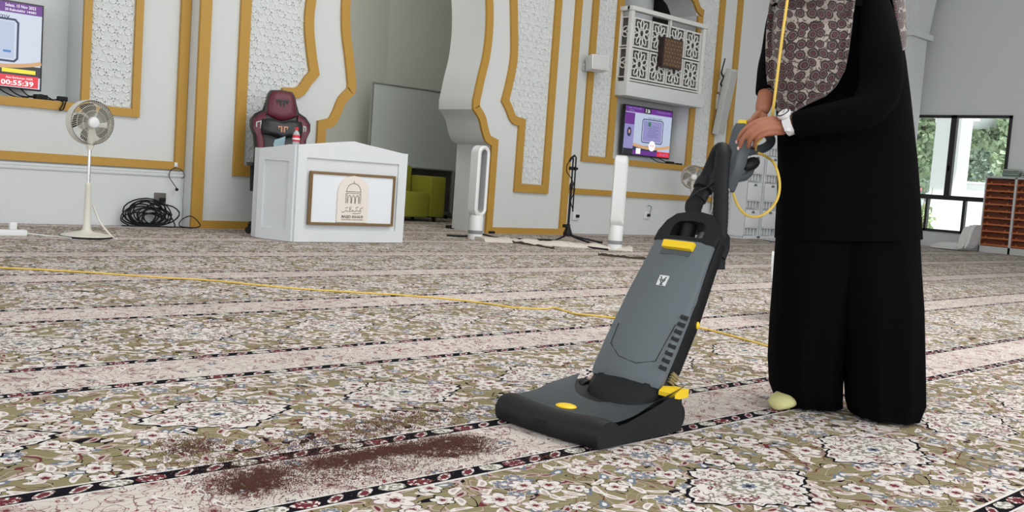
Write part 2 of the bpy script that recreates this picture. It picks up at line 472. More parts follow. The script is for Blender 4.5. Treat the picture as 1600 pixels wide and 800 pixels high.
# centre panel: wall with the arched opening, built as two halves
CX0, CX1 = 4.345, 9.52
b = MB()
ZT = HC
rp = [(CX1, 0)] + [(CX1, ZT), (XC, ZT)] + right[::-1]
lp = [(CX0, 0)] + [(CX0, ZT), (XC, ZT)] + left[::-1]
b.prism(rp, YC, 9.56); b.prism(lp, YC, 9.56)
b.build('wall_arch_panel', WALL, kind='structure')
G = 0.035
def gold(name, fn):
    b = MB(); fn(b); return b.build(name, GOLD, kind='structure')
def f1(b):
    b.strip(opening, -0.10, YC - G, YC + 0.002)
    b.box((XC + 1.27, YC - G + .001, 0), (CX1 - .11, YC + .002, 0.075)); b.box((CX0 + .11, YC - G + .001, 0), (XC - 1.27, YC + .002, 0.075))
    b.box((CX1 - 0.11, YC - G, 0.0), (CX1, YC + .002, 4.9)); b.box((CX0, YC - G, 0.0), (CX0 + 0.11, YC + .002, 4.9))
    b.box((CX0 + .11, YC - G, 4.8), (CX1 - .11, YC + .002, 4.9))
gold('trim_3', f1)
# inner frames with pierced plaster relief, left and right of the arch
def half_frame(sx):
    fr = [(1.29, 2.95), (1.36, 2.45), (1.385, 2.13), (1.345, 1.85), (1.285, 1.60), (1.37, 1.50), (1.435, 1.40), (1.51, 1.345), (1.60, 1.33), (1.60, 0.52), (2.195, 0.52), (2.195, 4.3), (0.2, 4.3), (0.62, 4.0), (0.95, 3.7), (1.16, 3.35)]
    cn = V(fr[4])
    frs = sp2(fr[12:] + fr[0:5], 4) + sp2([fr[4], fr[5], fr[6], fr[7], fr[8]], 3)[1:] + fr[9:12]
    frs = [p for p in frs if (V(p) - cn).length < 1e-4 or (V(p) - cn).length > .10]
    return [(XC + sx * x, z) for x, z in frs]
def inset(poly, off):
    n = len(poly); Q = []
    for i in range(n):
        a, p, c = V(poly[i - 1]), V(poly[i]), V(poly[(i + 1) % n])
        t1 = (p - a).normalized(); t2 = (c - p).normalized(); n1 = V((-t1.y, t1.x)); n2 = V((-t2.y, t2.x)); nn = (n1 + n2).normalized()
        Q.append(p + nn * off / max(0.5, nn.dot(n1)))
    return [(q.x, q.y) for q in Q]
def inside(poly, x, y):
    c = False; n = len(poly)
    for i in range(n):
        x1, y1 = poly[i]; x2, y2 = poly[(i + 1) % n]
        if (y1 > y) != (y2 > y) and x < (x2 - x1) * (y - y1) / (y2 - y1) + x1: c = not c
    return c
def relief(b, poly, y, cell=0.155):
    """six-pointed star and hexagon strapwork, small raised bars clipped to the frame"""
    xs = [p[0] for p in poly]; zs = [p[1] for p in poly]
    x0, x1, z0, z1 = min(xs), max(xs), min(zs), min(max(zs), 3.9)
    h = cell * sqrt(3) / 2; j = 0
    def bar(p, q, w=0.013, t=0.008):
        m = ((p[0] + q[0]) / 2, (p[1] + q[1]) / 2)
        if not (inside(poly, *p) and inside(poly, *q)): return
        d = V((q[0] - p[0], q[1] - p[1])); 
        if d.length < 1e-5: return
        d.normalize(); n = V((-d.y, d.x)) * w / 2
        b.prism([(p[0] + n.x, p[1] + n.y), (p[0] - n.x, p[1] - n.y), (q[0] - n.x, q[1] - n.y), (q[0] + n.x, q[1] + n.y)], y - t, y + 0.001)
    z = z0 - cell
    while z < z1 + cell:
        x = x0 - cell + (cell / 2 if j % 2 else 0)
        while x < x1 + cell:
            R = cell * 0.50; r = R * 0.577 * 0.86
            pts = []
            for k in range(12):
                a = pi / 6 * k + pi / 2; rr = R if k % 2 == 0 else r
                pts.append((x + rr * cos(a), z + rr * sin(a)))
            for k in range(12):
                if random.random() < 0.93: bar(pts[k], pts[(k + 1) % 12])
            x += cell
        z += h; j += 1
for i, sx in enumerate((-1, 1)):
    fr = half_frame(sx)
    off = 0.105 if sx == 1 else -0.105
    # orientation: inward offset
    inn = inset(fr, off); 
    if not inside(fr, *inn[10]): inn = inset(fr, -off); off = -off
    b = MB(); b.strip(fr, off, YC - G, YC + .002, closed=True); b.build('trim_%d' % (4 + i), GOLD, kind='structure')
    b = MB(); relief(b, inn, YC); b.build('trim_%d' % (6 + i), JALI, kind='structure')
def f2(b):   # left part frames
    y = YW - G
    b.box((NL1, y, 1.075), (NL1 + 0.07, YW + .002, 4.5)); b.box((3.82, y, 1.0), (3.89, YW + .002, 4.5)); b.box((1.04, y + .002, 1.0), (3.82, YW + .002, 1.075))
    b.box((XL, y - .01, 0.54), (4.25, YW + .002, 0.615)); b.box((4.25, y - .01, 0.54), (4.34, YW + .002, 5.0))
    b.box((NL0 - 0.07, y, 1.075), (NL0, YW + .002, 4.5)); b.box((0.97, y, 1.0), (1.04, YW + .002, 4.5)); b.box((NL0, y, 2.6), (NL1, YW + .002, 2.68))
gold('trim_8', f2)
b = MB(); relief(b, [(3.43, 1.075), (3.82, 1.075), (3.82, 4.4), (3.43, 4.4)], YW, 0.15); b.build('trim_9', JALI, kind='structure')
def f3(b):
    y = YW - G
    b.box((9.95, y, 0.98), (10.06, YW + .002, 4.7)); b.box((10.45, y, 1.06), (NR0, YW + .002, 4.7)); b.box((10.06, y + .002, 0.98), (12.80, YW + .002, 1.06))
    b.box((NR1, y, 1.06), (12.38, YW + .002, 3.28)); b.box((12.80, y, 0.98), (12.92, YW + .002, 4.7))
    b.box((9.52, y, 0.535), (13.27, YW + .002, 0.612)); b.box((13.27, y, 0.535), (13.39, YW + .002, 4.9))
    b.strip([(12.375, 3.285), (12.29, 3.30), (12.22, 3.34), (12.13, 3.45), (12.0, 3.52), (11.95, 3.7), (11.8, 4.1), (11.42, 4.3)], -0.10, y, YW + .002)
gold('trim_10', f3)
b = MB(); b.prism([(12.26, 3.28), (12.22, 3.34), (12.13, 3.45), (12.0, 3.52), (11.95, 3.7), (11.8, 4.1), (11.42, 4.3), (12.26, 4.3)], YW, YF); b.build('wall_gallery_arch', WALL, kind='structure')
b = MB(); relief(b, [(10.06, 1.06), (10.45, 1.06), (10.45, 4.6), (10.06, 4.6)], YW, 0.15); relief(b, [(12.38, 1.06), (12.80, 1.06), (12.80, 4.6), (12.38, 4.6)], YW, 0.15); b.build('trim_11', JALI, kind='structure')
# arch room (mihrab)
APSE = mat('apse_paint', (0.56, 0.57, 0.52), 0.8)
b = MB()
b.box((4.9, 9.56, 0), (5.0, 12.1, 4.5)); b.box((4.9, 12.0, 0), (8.75, 12.15, 4.5)); b.box((4.9, 9.62, 4.3), (10.9, 12.2, 4.45))
b.prism([(8.75, 12.0), (10.75, 11.66), (10.75, 11.85), (8.75, 12.15)], 0, 4.5, 'Z'); b.box((10.7, 9.62, 0), (10.85, 11.8, 4.5))
b.build('wall_apse', APSE, kind='structure')
b = MB(); b.prism([(8.75, 11.985), (10.68, 11.655), (10.68, 11.68), (8.75, 12.01)], 0, 0.72, 'Z'); b.box((5.0, 11.985, 0), (8.75, 12.01, 0.72)); b.build('trim_12', mat('dark_lower_wall', (0.10, 0.095, 0.09), 0.6), kind='structure')  # darker strip along the lower part of the apse back walls
# right wall with its window
WY0, WY1, WZ0, WZ1 = 6.62, 8.42, 0.27, 2.36
b = MB(); x0, x1 = XW, XW + 0.18
b.box((x0, YB, 0), (x1, WY0, HC)); b.box((x0, WY1, 0), (x1, YF, HC)); b.box((x0, WY0, 0), (x1, WY1, WZ0)); b.box((x0, WY0, WZ1), (x1, WY1, HC))
b.build('wall_right', WALL, kind='structure')
win = thing('window_1', (XW, 7.5, WZ0), None, None); tag(win, kind='structure')
b = MB()
def wb(ya, yb, za, zb): b.box((XW - 0.03, ya, za), (XW + 0.06, yb, zb))
wb(WY0, WY1, WZ1 - 0.05, WZ1); wb(WY0, WY1, WZ0, WZ0 + 0.045); wb(WY0, WY0 + 0.05, WZ0, WZ1); wb(WY1 - .05, WY1, WZ0, WZ1)
wb(WY0, WY1, 0.85, 0.93); wb(7.555, 7.655, 0.93, WZ1); wb(7.25, 7.30, WZ0, 0.85); wb(7.92, 7.965, WZ0, 0.85)
wb(7.60, 7.63, 1.36, 1.46)
b.build('window_frame', DKMET, win, kind='structure')
glass = bpy.data.materials.new('window_glass'); glass.use_nodes = True
_n = glass.node_tree; _n.nodes.clear()
_o = _n.nodes.new('ShaderNodeOutputMaterial'); _t = _n.nodes.new('ShaderNodeBsdfTransparent'); _g = _n.nodes.new('ShaderNodeBsdfGlossy'); _x = _n.nodes.new('ShaderNodeMixShader')
_g.inputs['Roughness'].default_value = 0.02; _x.inputs[0].default_value = 0.05; _t.inputs[0].default_value = (0.93, 0.96, 0.95, 1)
_n.links.new(_t.outputs[0], _x.inputs[1]); _n.links.new(_g.outputs[0], _x.inputs[2]); _n.links.new(_x.outputs[0], _o.inputs[0])
b = MB(); b.box((XW + 0.01, WY0 + .02, WZ0 + .02), (XW + 0.016, WY1 - .02, WZ1 - .02)); b.build('window_pane', glass, win, kind='structure')
# pier with its bracket and springing arch beside the window
b = MB(); b.box((16.9, 8.05, 0), (17.55, 8.69, 3.62)); b.box((16.84, 7.97, 3.62), (17.62, 8.75, 3.72))
def archx(b, y0, y1, off):
    pts = [(17.6 - off, 3.72), (17.75 - off, 4.3), (18.0 - off, 5.0), (18.0, 6.2), (16.95 + off, 6.2), (16.95 + off, 3.72)]
    b.prism(pts, y0, y1, 'Y')
archx(b, 8.05, 8.69, 0.0); b.prism([(8.06, 3.72), (7.95, 4.3), (7.65, 5.0), (6.9, 5.8), (5.6, 6.2), (8.6, 6.2), (8.6, 3.72)], 17.0, 17.5, 'X'); b.prism([(8.15, 3.72), (8.05, 4.3), (7.8, 5.0), (7.2, 5.8), (6.2, 6.2), (8.6, 6.2), (8.6, 3.72)], 16.86, 17.7, 'X')
b.build('wall_pier', WALL, kind='structure')
# ------------------------------------------------------------------ outside the window
def foliage(b, c, r, n, s, seed):
    rnd = random.Random(seed)
    for i in range(n):
        d = V((rnd.gauss(0, 1), rnd.gauss(0, 1), rnd.gauss(0, 1))).normalized() * (rnd.random() ** 0.4)
        p = V(c) + V((d.x * r[0], d.y * r[1], d.z * r[2]))
        a = V((rnd.uniform(-1, 1), rnd.uniform(-1, 1), rnd.uniform(-1, 1))).normalized() * s
        q = a.cross(V((rnd.uniform(-1, 1), rnd.uniform(-1, 1), rnd.uniform(-1, 1)))).normalized() * s * 0.6
        vs = [b.bm.verts.new(p + a), b.bm.verts.new(p + q), b.bm.verts.new(p - a), b.bm.verts.new(p - q)]
        b.bm.faces.new(vs)
def leafmat(n, c):
    return mat(n, c, 0.7, var=0.35, bscale=1.2)
LF = [leafmat('leaf_light', (0.50, 0.62, 0.34)), leafmat('leaf_mid', (0.44, 0.55, 0.36)), leafmat('leaf_blue', (0.40, 0.50, 0.42))]  # leaf colours lightened, bright outdoor haze put into the base colour
BARK = mat('bark', (0.16, 0.13, 0.10), 0.9)
def tree(loc, h, r, mi, label, seed):
    t = thing('tree', loc, label, 'tree', group=None)
    b = MB(); x, y, z = loc; rnd = random.Random(seed)
    b.tube([(x, y, z), (x + .1, y, z + h * .3), (x, y + .1, z + h * .6)], [0.22, 0.16, 0.08], 8)
    for k in range(7):
        a = k * 0.9; b.tube([(x, y, z + h * (.25 + .04 * k)), (x + cos(a) * r[0] * .5, y + sin(a) * r[1] * .5, z + h * (.5 + .05 * k)), (x + cos(a) * r[0] * .9, y + sin(a) * r[1] * .9, z + h * (.6 + .05 * k))], [0.07, 0.04, 0.015], 6)
    b.build('trunk', BARK, t)
    b = MB()
    for k in range(9):
        c = (x + rnd.uniform(-.6, .6) * r[0], y + rnd.uniform(-.6, .6) * r[1], z + h * .58 + rnd.uniform(-.55, .5) * r[2])
        foliage(b, c, (r[0] * .5, r[1] * .5, r[2] * .42), 1100, 0.10, seed * 31 + k)
    b.build('crown', LF[mi], t, smooth=5)
b = MB(); b.box((18.2, -30, -0.2), (80, 60, -0.05)); b.build('ground', mat('paving_outside', (0.75, 0.75, 0.73), 0.9), kind='structure')
def out(u, v, x): return PX(u, v, x)
p = out(1450, 300, 27); tree((27, p.y + .6, -.05), 5.2, (2.4, 2.2, 2.2), 1, 'green tree seen through the left window pane beside the white post', 3)
p = out(1500, 300, 33); tree((33, p.y, -.05), 5.4, (2.6, 2.4, 2.6), 2, 'bluish green tree low in the right window pane beside the dark mullion', 5)
p = out(1530, 300, 40); tree((40, p.y, -.05), 7.8, (3.4, 3.2, 3.4), 0, 'light green tree rising highest in the middle of the right window pane', 7)
p = out(1580, 300, 27.5); tree((27.5, p.y, -.05), 5.4, (1.7, 1.6, 2.2), 1, 'green tree at the right edge of the right window pane above the book shelf', 9)
OUTW = mat('white_outdoor_paint', (0.9, 0.9, 0.9), 0.8)
p = out(1471, 300, 21.5)
b = MB(); b.box((21.5, p.y - 0.27, -.05), (22.1, p.y + 0.27, 2.62)); b.box((21.4, p.y - 0.37, 2.62), (22.2, p.y + 0.37, 2.74)); b.box((21.0, p.y - 0.5, 2.74), (22.4, p.y + 3.0, 3.2)); 
b.build('veranda_post', OUTW, label='white square veranda post outside the left window pane', cat='post')
p0 = out(1492, 190, 26); p1 = out(1545, 182, 26)
b = MB(); ys = [out(u, 190, 26) for u in (1488, 1555)]
b.prism([(ys[0].y, ys[0].z + .9), (ys[0].y, out(1492, 197, 26).z), (out(1520, 196, 26).y, out(1520, 197, 26).z), (ys[1].y, out(1550, 182, 26).z), (ys[1].y, ys[0].z + .9)], 25.0, 28.0, 'X')
b.build('canopy_roof', mat('canopy_grey', (0.62, 0.66, 0.70), 0.6), label='pale grey canopy roof outside at the top of the right window pane', cat='roof')
a, c_ = out(1502, 308, 24), out(1545, 289, 24)
b = MB(); b.box((24, c_.y, -.05), (24.8, a.y, c_.z), bev=0.03); b.box((23.95, c_.y - .05, c_.z), (24.85, a.y + .05, c_.z + .05), bev=.01)
b.build('low_outdoor_wall', OUTW, label='low white wall block outside the right window pane behind the book shelf', cat='wall')
# flowering shrub
p = out(1430, 300, 20.2); s_ = thing('flowering_shrub', (20.2, p.y, -.05), 'shrub with pink flowers outside the window, half hidden by the woman', 'shrub')
b = MB()
for k in range(6): b.tube([(20.2, p.y, -.05), (20.2, p.y - .1 * k + .2, .5), (20.1, p.y - .14 * k + .3, 1.0 + .05 * (k % 3))], [.02, .012, .006], 5)
b.build('stem', mat('stem_tan', (.4, .3, .2), .8), s_)
b = MB(); foliage(b, (20.2, p.y, .45), (.35, .45, .4), 500, .06, 77); b.build('leaves', LF[0], s_, smooth=5)
b = MB(); foliage(b, (20.1, p.y, 1.02), (.12, .16, .10), 120, .05, 78); b.build('flowers', mat('pink_petal', (.85, .25, .3), .6), s_, smooth=5)

# ------------------------------------------------------------------ screens
DARKB = mat('screen_bezel', (0.02, 0.02, 0.022), 0.35)
def rect(parent, name, x0, x1, z0, z1, y, m, label=None):
    b = MB(); b.box((x0, y - 0.0008, z0), (x1, y, z1)); return b.build(name, m, parent, label=label)
EW = emis('screen_white', (0.66, 0.72, 0.84), 0.72); EP = emis('screen_purple', srgb(96, 38, 128), 0.9); ER = emis('screen_red', srgb(214, 30, 48), 0.9)
EK = emis('screen_black', (0.012, 0.012, 0.02), 0.8); EY = emis('screen_yellow', srgb(228, 216, 40), 0.9); EB = emis('screen_blue', srgb(60, 120, 190), .8)
EO = emis('screen_tan', srgb(206, 160, 110), 0.8); ET = emis('screen_text', (0.9, 0.9, 0.95), 1.0); EL = emis('screen_lilac', srgb(150, 145, 200), 0.7)
EG = emis('screen_green', srgb(50, 120, 90), .7); ED = emis('screen_navy', srgb(30, 44, 80), .8); EN = emis('screen_pale', srgb(186, 198, 222), .75)
tv = thing('wall_screen', (2.46, 9.33, 1.15), 'flat screen in the left recess showing a red 00:55:39 countdown', 'screen')
X0, X1, Z0, Z1 = 1.84, 3.082, 1.15, 1.895; y = 9.30
b = MB(); b.box((X0, y, Z0), (X1, y + 0.05, Z1), bev=0.006); b.box((2.2, y + .05, 1.35), (2.7, 9.5, 1.7)); b.build('casing', DARKB, tv)
def S(a, c, d, e, yy, m, nm, par=tv): return rect(par, nm, X0 + (X1 - X0) * a, X0 + (X1 - X0) * c, Z0 + (Z1 - Z0) * d, Z0 + (Z1 - Z0) * e, yy, m)
S(.012, .988, .02, .98, y - .001, EW, 'screen'); S(.012, .988, .865, .98, y - .002, EP, 'header_bar'); S(.012, .2, .02, .865, y - .002, EP, 'side_panel')
S(.2, .988, .15, .275, y - .002, EK, 'footer_bar')
b = MB(); w_, h_ = X1 - X0, Z1 - Z0
pts = [(X0 + w_ * (.2 + .788 * i / 12), Z0 + h_ * (.285 - .02 * sin(i / 12 * pi) + .06 * (i / 12) ** 6)) for i in range(13)]
b.strip(pts, -h_ * .045, y - .0035, y - .003); b.build('footer_swoosh', EO, tv)
S(.69, .975, .028, .16, y - .003, ER, 'countdown_panel'); 
b = MB(); yy = y - .004; xa, xb, za, zb = X0 + w_ * .735, X0 + w_ * .955, Z0 + h_ * .185, Z0 + h_ * .23
b.box((xa, yy - .001, za), (xb, yy, zb), bev=0.0); b.build('yellow_pill', EY, tv)
b = MB(); xa, xb, za, zb = X0 + w_ * .45, X0 + w_ * .825, Z0 + h_ * .325, Z0 + h_ * .775
b.strip([(xa, za + .02), (xa, zb - .02), (xa + .02, zb), (xb - .02, zb), (xb, zb - .02), (xb, za + .02), (xb - .02, za), (xa + .02, za)], 0.018, y - .004, y - .003, closed=True); b.build('tablet_outline', ED, tv)
S(.465, .81, .34, .76, y - .0025, EN, 'tablet_page'); S(.74, .79, .41, .435, y - .0035, EB, 'button')
for k, zz in enumerate((.66, .6, .5)): S(.44, .62, zz, zz + .012, y - .0035, EL, 'text_line')
text('header_text', 'Selasa, 15 Nov 2022', (X0 + w_ * .845, y - .004, Z0 + h_ * .945), .036, ET, tv, width=.25)
text('header_text', '20 Rabiulakhir 1444H', (X0 + w_ * .845, y - .004, Z0 + h_ * .895), .03, ET, tv, width=.25)
text('clock_text', '00:55:39', (X0 + w_ * .838, y - .005, Z0 + h_ * .068), .058, ET, tv, width=.265, bold=.0012)
text('caption_text', 'Azan Berikutnya: ASAR', (X0 + w_ * .85, y - .005, Z0 + h_ * .128), .024, ET, tv, width=.22)
text('page_text', '.my', (X0 + w_ * .735, y - .005, Z0 + h_ * .815), .06, ED, tv, width=.10)
# cables and adapter under it
b = MB(); ys_ = 9.22
for q in ([(2.78, 9.36, 1.20), (2.86, ys_, 1.10), (3.0, ys_, 1.09), (3.12, ys_, 1.085), (3.22, 9.16, 1.09)], [(2.9, 9.36, 1.2), (2.95, ys_, 1.1), (3.06, ys_, 1.12), (3.16, ys_, 1.08)], [(3.16, 9.17, 1.09), (3.20, 9.10, 1.07), (3.17, 9.09, 1.00), (3.20, 9.09, 1.01), (3.23, 9.12, 1.08)], [(2.7, 9.36, 1.2), (2.74, ys_, 1.12), (2.85, ys_, 1.08), (2.95, ys_, 1.085)]):
    b.tube(spline(q, 6), 0.006, 6)
b.box((3.0, 9.18, 1.075), (3.1, 9.26, 1.12), bev=.006); b.box((3.17, 9.13, 1.08), (3.25, 9.18, 1.12), bev=.006)
b.build('screen_cables', BLACKR, label='black power cables and adapter hanging under the countdown screen on the left', cat='cable')
# right screen
tv2 = thing('wall_screen', (11.67, 9.43, 1.13), 'flat screen under the balcony showing a certificate on a purple page', 'screen')
X0, X1, Z0, Z1 = 11.06, 12.18, 1.135, 1.86; y = 9.38; w_, h_ = X1 - X0, Z1 - Z0
b = MB(); b.box((X0, y, Z0), (X1, y + .05, Z1), bev=.006); b.box((11.4, y + .05, 1.35), (11.8, 9.5, 1.7)); b.build('casing', DARKB, tv2)
def S2(a, c, d, e, dy, m, nm): return rect(tv2, nm, X0 + w_ * a, X0 + w_ * c, Z0 + h_ * d, Z0 + h_ * e, y - dy, m)
S2(.02, .985, .03, .975, .001, EN, 'screen'); S2(.02, .985, .865, .975, .002, EP, 'header_bar'); S2(.02, .21, .62, .85, .002, EP, 'side_panel'); S2(.02, .21, .14, .62, .002, EL, 'side_panel'); S2(.02, .21, .03, .14, .0025, EK, 'side_panel')
S2(.21, .72, .03, .12, .002, EP, 'footer_bar'); S2(.21, .72, .12, .22, .002, ED, 'footer_bar'); S2(.72, .985, .03, .135, .003, ER, 'countdown_panel'); S2(.39, .53, .865, .975, .003, EK, 'clock_panel')
b = MB(); pts = [(X0 + w_ * (.21 + .775 * i / 12), Z0 + h_ * (.26 - .06 * sin(i / 12 * pi) + .02 * (i / 12))) for i in range(13)]
b.strip(pts, -h_ * .06, y - .0035, y - .003); b.build('footer_swoosh', EO, tv2)
b = MB(); xa, xb, za, zb = X0 + w_ * .38, X0 + w_ * .80, Z0 + h_ * .30, Z0 + h_ * .745
b.strip([(xa, za + .02), (xa, zb - .02), (xa + .02, zb), (xb - .02, zb), (xb, zb - .02), (xb, za + .02), (xb - .02, za), (xa + .02, za)], 0.014, y - .004, y - .003, closed=True); b.build('tablet_outline', ED, tv2)
S2(.395, .785, .315, .73, .0028, EL, 'tablet_page'); S2(.28, .37, .05, .16, .004, ET, 'notice_square')
b = MB(); rY = Matrix.Rotation(pi / 2, 3, 'X')
b.lathe([(.034, 0), (.034, .001)], (X0 + w_ * .52, y - .004, Z0 + h_ * .665), 20, rY); b.build('round_seal', EG, tv2)
b = MB(); b.lathe([(.075, 0), (.075, .001)], (X0 + w_ * .60, y - .005, Z0 + h_ * .23), 24, rY); b.build('round_badge', ET, tv2)
b = MB(); b.ball((X0 + w_ * .115, y - .004, Z0 + h_ * .47), (.05, .001, .07), 14); b.build('portrait_patch', ED, tv2)
b = MB(); b.ball((X0 + w_ * .115, y - .006, Z0 + h_ * .475), (.022, .001, .03), 12); b.build('portrait_face', emis('screen_skin', srgb(190, 150, 140), .8), tv2)
text('clock_text', '3 26', (X0 + w_ * .46, y - .005, Z0 + h_ * .92), .07, ET, tv2, width=.10)
text('badge_text', 'MASJID', (X0 + w_ * .60, y - .007, Z0 + h_ * .235), .035, ER, tv2, width=.11)
text('header_text', 'Selasa, 15 Nov 2022', (X0 + w_ * .20, y - .004, Z0 + h_ * .945), .03, EL, tv2, width=.30); text('header_text', 'AN-NUR', (X0 + w_ * .14, y - .004, Z0 + h_ * .895), .025, EL, tv2, width=.1)
text('header_text', '20 Rabiulakhir 1444H', (X0 + w_ * .80, y - .004, Z0 + h_ * .93), .028, EL, tv2, width=.30)
text('countdown_text', '01:18:13', (X0 + w_ * .86, y - .005, Z0 + h_ * .075), .05, EL, tv2, width=.20)
text('page_text', 'tabungmasjid', (X0 + w_ * .62, y - .004, Z0 + h_ * .79), .03, ED, tv2, width=.33)
for k in range(7): S2(.50, .68 if k % 2 else .72, .62 - k * .035, .625 - k * .035, .0035, ED, 'text_line')
b = MB()
for q in ([(11.75, 9.42, 1.15), (11.8, 9.3, 1.08), (12.0, 9.25, 1.075), (12.2, 9.2, 1.075)], [(11.95, 9.42, 1.15), (12.0, 9.3, 1.09), (12.15, 9.25, 1.07)]): b.tube(spline(q, 6), .006, 6)
b.box((11.95, 9.2, 1.06), (12.08, 9.27, 1.10), bev=.005); b.box((12.12, 9.17, 1.06), (12.24, 9.22, 1.085), bev=.005)
b.build('screen_cables', BLACKR, label='black cables and plug lying under the certificate screen', cat='cable')

# ------------------------------------------------------------------ balcony
bal = thing('balcony', (11.4, 9.03, 1.92), 'white balcony with pierced rosette railing above the right screen', 'balcony')
BW = mat('balcony_white', (0.70, 0.69, 0.66), 0.5)
b = MB(); b.box((10.5, 8.91, 1.92), (12.29, 9.148, 2.11), bev=.004); b.build('slab', WALL, bal)
yr = 8.94; r0, r1 = 10.53, 12.17
b = MB()
for x in (r0, r1):
    b = MB(); b.box((x - .03, yr - .03, 2.11), (x + .03, yr + .03, 3.06), bev=.004); b.build('rail_post', BW, bal)
for q in (((r0 - .03, yr + .17, 2.11), (r0 + .02, yr + .20, 3.06)), ((11.35, yr - .02, 2.98), (11.39, yr + .02, 3.06))):
    b = MB(); b.box(*q); b.build('rail_post', BW, bal)
b = MB(); b.box((r0 - .05, yr - .05, 3.06), (r1 + .06, yr + .05, 3.12), bev=.008); b.box((r0 - .05, yr, 3.06), (r0 + .05, yr + .2, 3.12), bev=.008); b.build('handrail', BW, bal)
def rosette(b, cx, cz, hw, hh, plane, n=10, clip=None):
    def pt(x, z, d=0): return V((x, yr + d, z)) if plane == 'Y' else V((r0 + d, x, z))
    for k in range(n):
        a = 2 * pi * k / n + pi / n
        rc = 0.66; pts = []
        for j in range(15):
            th = 2 * pi * j / 14; ex = rc + 0.30 * cos(th); ey = 0.175 * sin(th)
            X_ = (ex * cos(a) - ey * sin(a)) * hw * 1.0; Z_ = (ex * sin(a) + ey * cos(a)) * hh * 1.0
            pts.append(pt(cx + X_, cz + Z_))
        if clip and not all(clip[0] <= (p.x if plane == 'Y' else p.y) <= clip[1] for p in pts): continue
        b.tube(pts, 0.0095, 5, caps=False)
    if not clip or clip[0] < cx - .06:
        b.tube([pt(cx + .26 * hw * cos(2 * pi * j / 16), cz + .26 * hh * sin(2 * pi * j / 16)) for j in range(17)], .009, 5, caps=False)
pw = (r1 - r0 - .08) / 4; ph = .40
for i in range(4):
    for j in range(2):
        cx = r0 + .04 + pw * (i + .5); cz = 2.165 + ph * (j + .5) + j * .02
        b = MB(); hw, hh = pw / 2 - .012, ph / 2
        b.strip([(cx - hw, cz - hh), (cx + hw, cz - hh), (cx + hw, cz + hh), (cx - hw, cz + hh)], .022, yr - .012, yr + .012, closed=True)
        rosette(b, cx, cz, hw - .012, hh - .012, 'Y'); b.build('rosette_panel', BW, bal)
for j in range(2):
    cz = 2.165 + ph * (j + .5) + j * .02; b = MB(); ya, yb_ = yr + .03, yr + .17
    b.strip([(ya, cz - ph / 2), (yb_, cz - ph / 2), (yb_, cz + ph / 2), (ya, cz + ph / 2)], .016, r0 - .012, r0 + .012, closed=True, axis='X')
    rosette(b, yb_ + .03, cz, .16, ph / 2 - .02, 'X', clip=(ya - .01, yb_)); b.build('rosette_panel', BW, bal)
b = MB(); b.box((r0, yr - .02, 2.125), (r1, yr + .02, 2.145)); b.build('bottom_rail', BW, bal)
BKB = mat('dark_grey_backing', (.085, .082, .078), .7)
b = MB(); b.box((r0 + .035, yr + .022, 2.15), (r1 - .035, yr + .03, 2.985)); b.build('backing_board', BKB, bal)
b = MB(); b.box((r0 + .022, yr + .035, 2.15), (r0 + .03, yr + .165, 2.985)); b.build('backing_board', BKB, bal)
b = MB(); b.lathe([(.30, 2.11), (.30, 5.0)], (12.05, 10.2, 0), 32); b.build('gallery_column', WALL, label='round white column standing inside the opening behind the balcony', cat='column')
sp = thing('brown_panel', (11.35, 8.86, 2.39), 'brown patterned square panel hung on the balcony railing', 'panel')
b = MB(); b.box((11.13, 8.835, 2.385), (11.575, 8.92, 2.795), bev=.004); b.build('panel_frame', mat('dark_brown_frame', srgb(44, 30, 24), .5), sp)
b = MB(); b.box((11.15, 8.829, 2.40), (11.56, 8.836, 2.78)); b.build('panel_face', mat('brown_panel_face', srgb(92, 68, 50), .6), sp)
b = MB()
for i in range(6):
    for j in range(7): b.box((11.165 + .066 * i + (.03 if j % 2 else 0), 8.826, 2.425 + .054 * j), (11.18 + .066 * i + (.03 if j % 2 else 0), 8.83, 2.433 + .054 * j))
b.build('dot_pattern', mat('gold_dots', srgb(206, 166, 110), .5), sp)
s_ = sp
# ------------------------------------------------------------------ wall speakers, receiver
ws = thing('wall_speaker', (9.88, 9.0, 2.2), 'small white box loudspeaker on the wall between two gold strips', 'loudspeaker')
GRW = mat('speaker_grey_white', (.55, .55, .54), .5)
Rz = Matrix.Rotation(radians(-18), 3, 'Z') @ Matrix.Rotation(radians(-8), 3, 'X')
c0 = V((9.93, 8.96, 2.27))
b = MB(); b.box(c0 - V((.13, .09, .10)), c0 + V((.13, .09, .10)), bev=.02, rot=Rz); b.build('cabinet', WHITE, ws)
b = MB(); cf = c0 + Rz @ V((0, -.092, 0)); b.box(cf - V((.11, .006, .085)), cf + V((.11, .006, .085)), bev=.004, rot=Rz); b.build('grille', GRW, ws)
b = MB(); b.box((9.84, 9.11, 2.17), (9.94, 9.149, 2.27), bev=.01); b.tube([(9.89, 9.12, 2.22), (9.92, 9.0, 2.25)], .02, 8); b.build('bracket', GRW, ws)
cs = thing('column_speaker', (12.98, 9.05, 1.57), 'long slim grey-white column loudspeaker leaning out from the wall', 'loudspeaker')
b = MB(); t_ = P(1144, 108, 8.86); bt = P(1122, 210, 9.04); d_ = (t_ - bt); L_ = d_.length
R_ = d_.to_track_quat('Z', 'Y').to_matrix()
m_ = (t_ + bt) / 2
R2 = Matrix.Rotation(math.atan2(d_.x, d_.z), 3, 'Y') @ Matrix.Rotation(math.atan2(-d_.y, d_.z), 3, 'X')
b.box(m_ - V((.095, .05, L_ / 2)), m_ + V((.095, .05, L_ / 2)), bev=.01, rot=R2); b.build('cabinet', mat('speaker_cabinet', (.50, .50, .49), .5), cs)
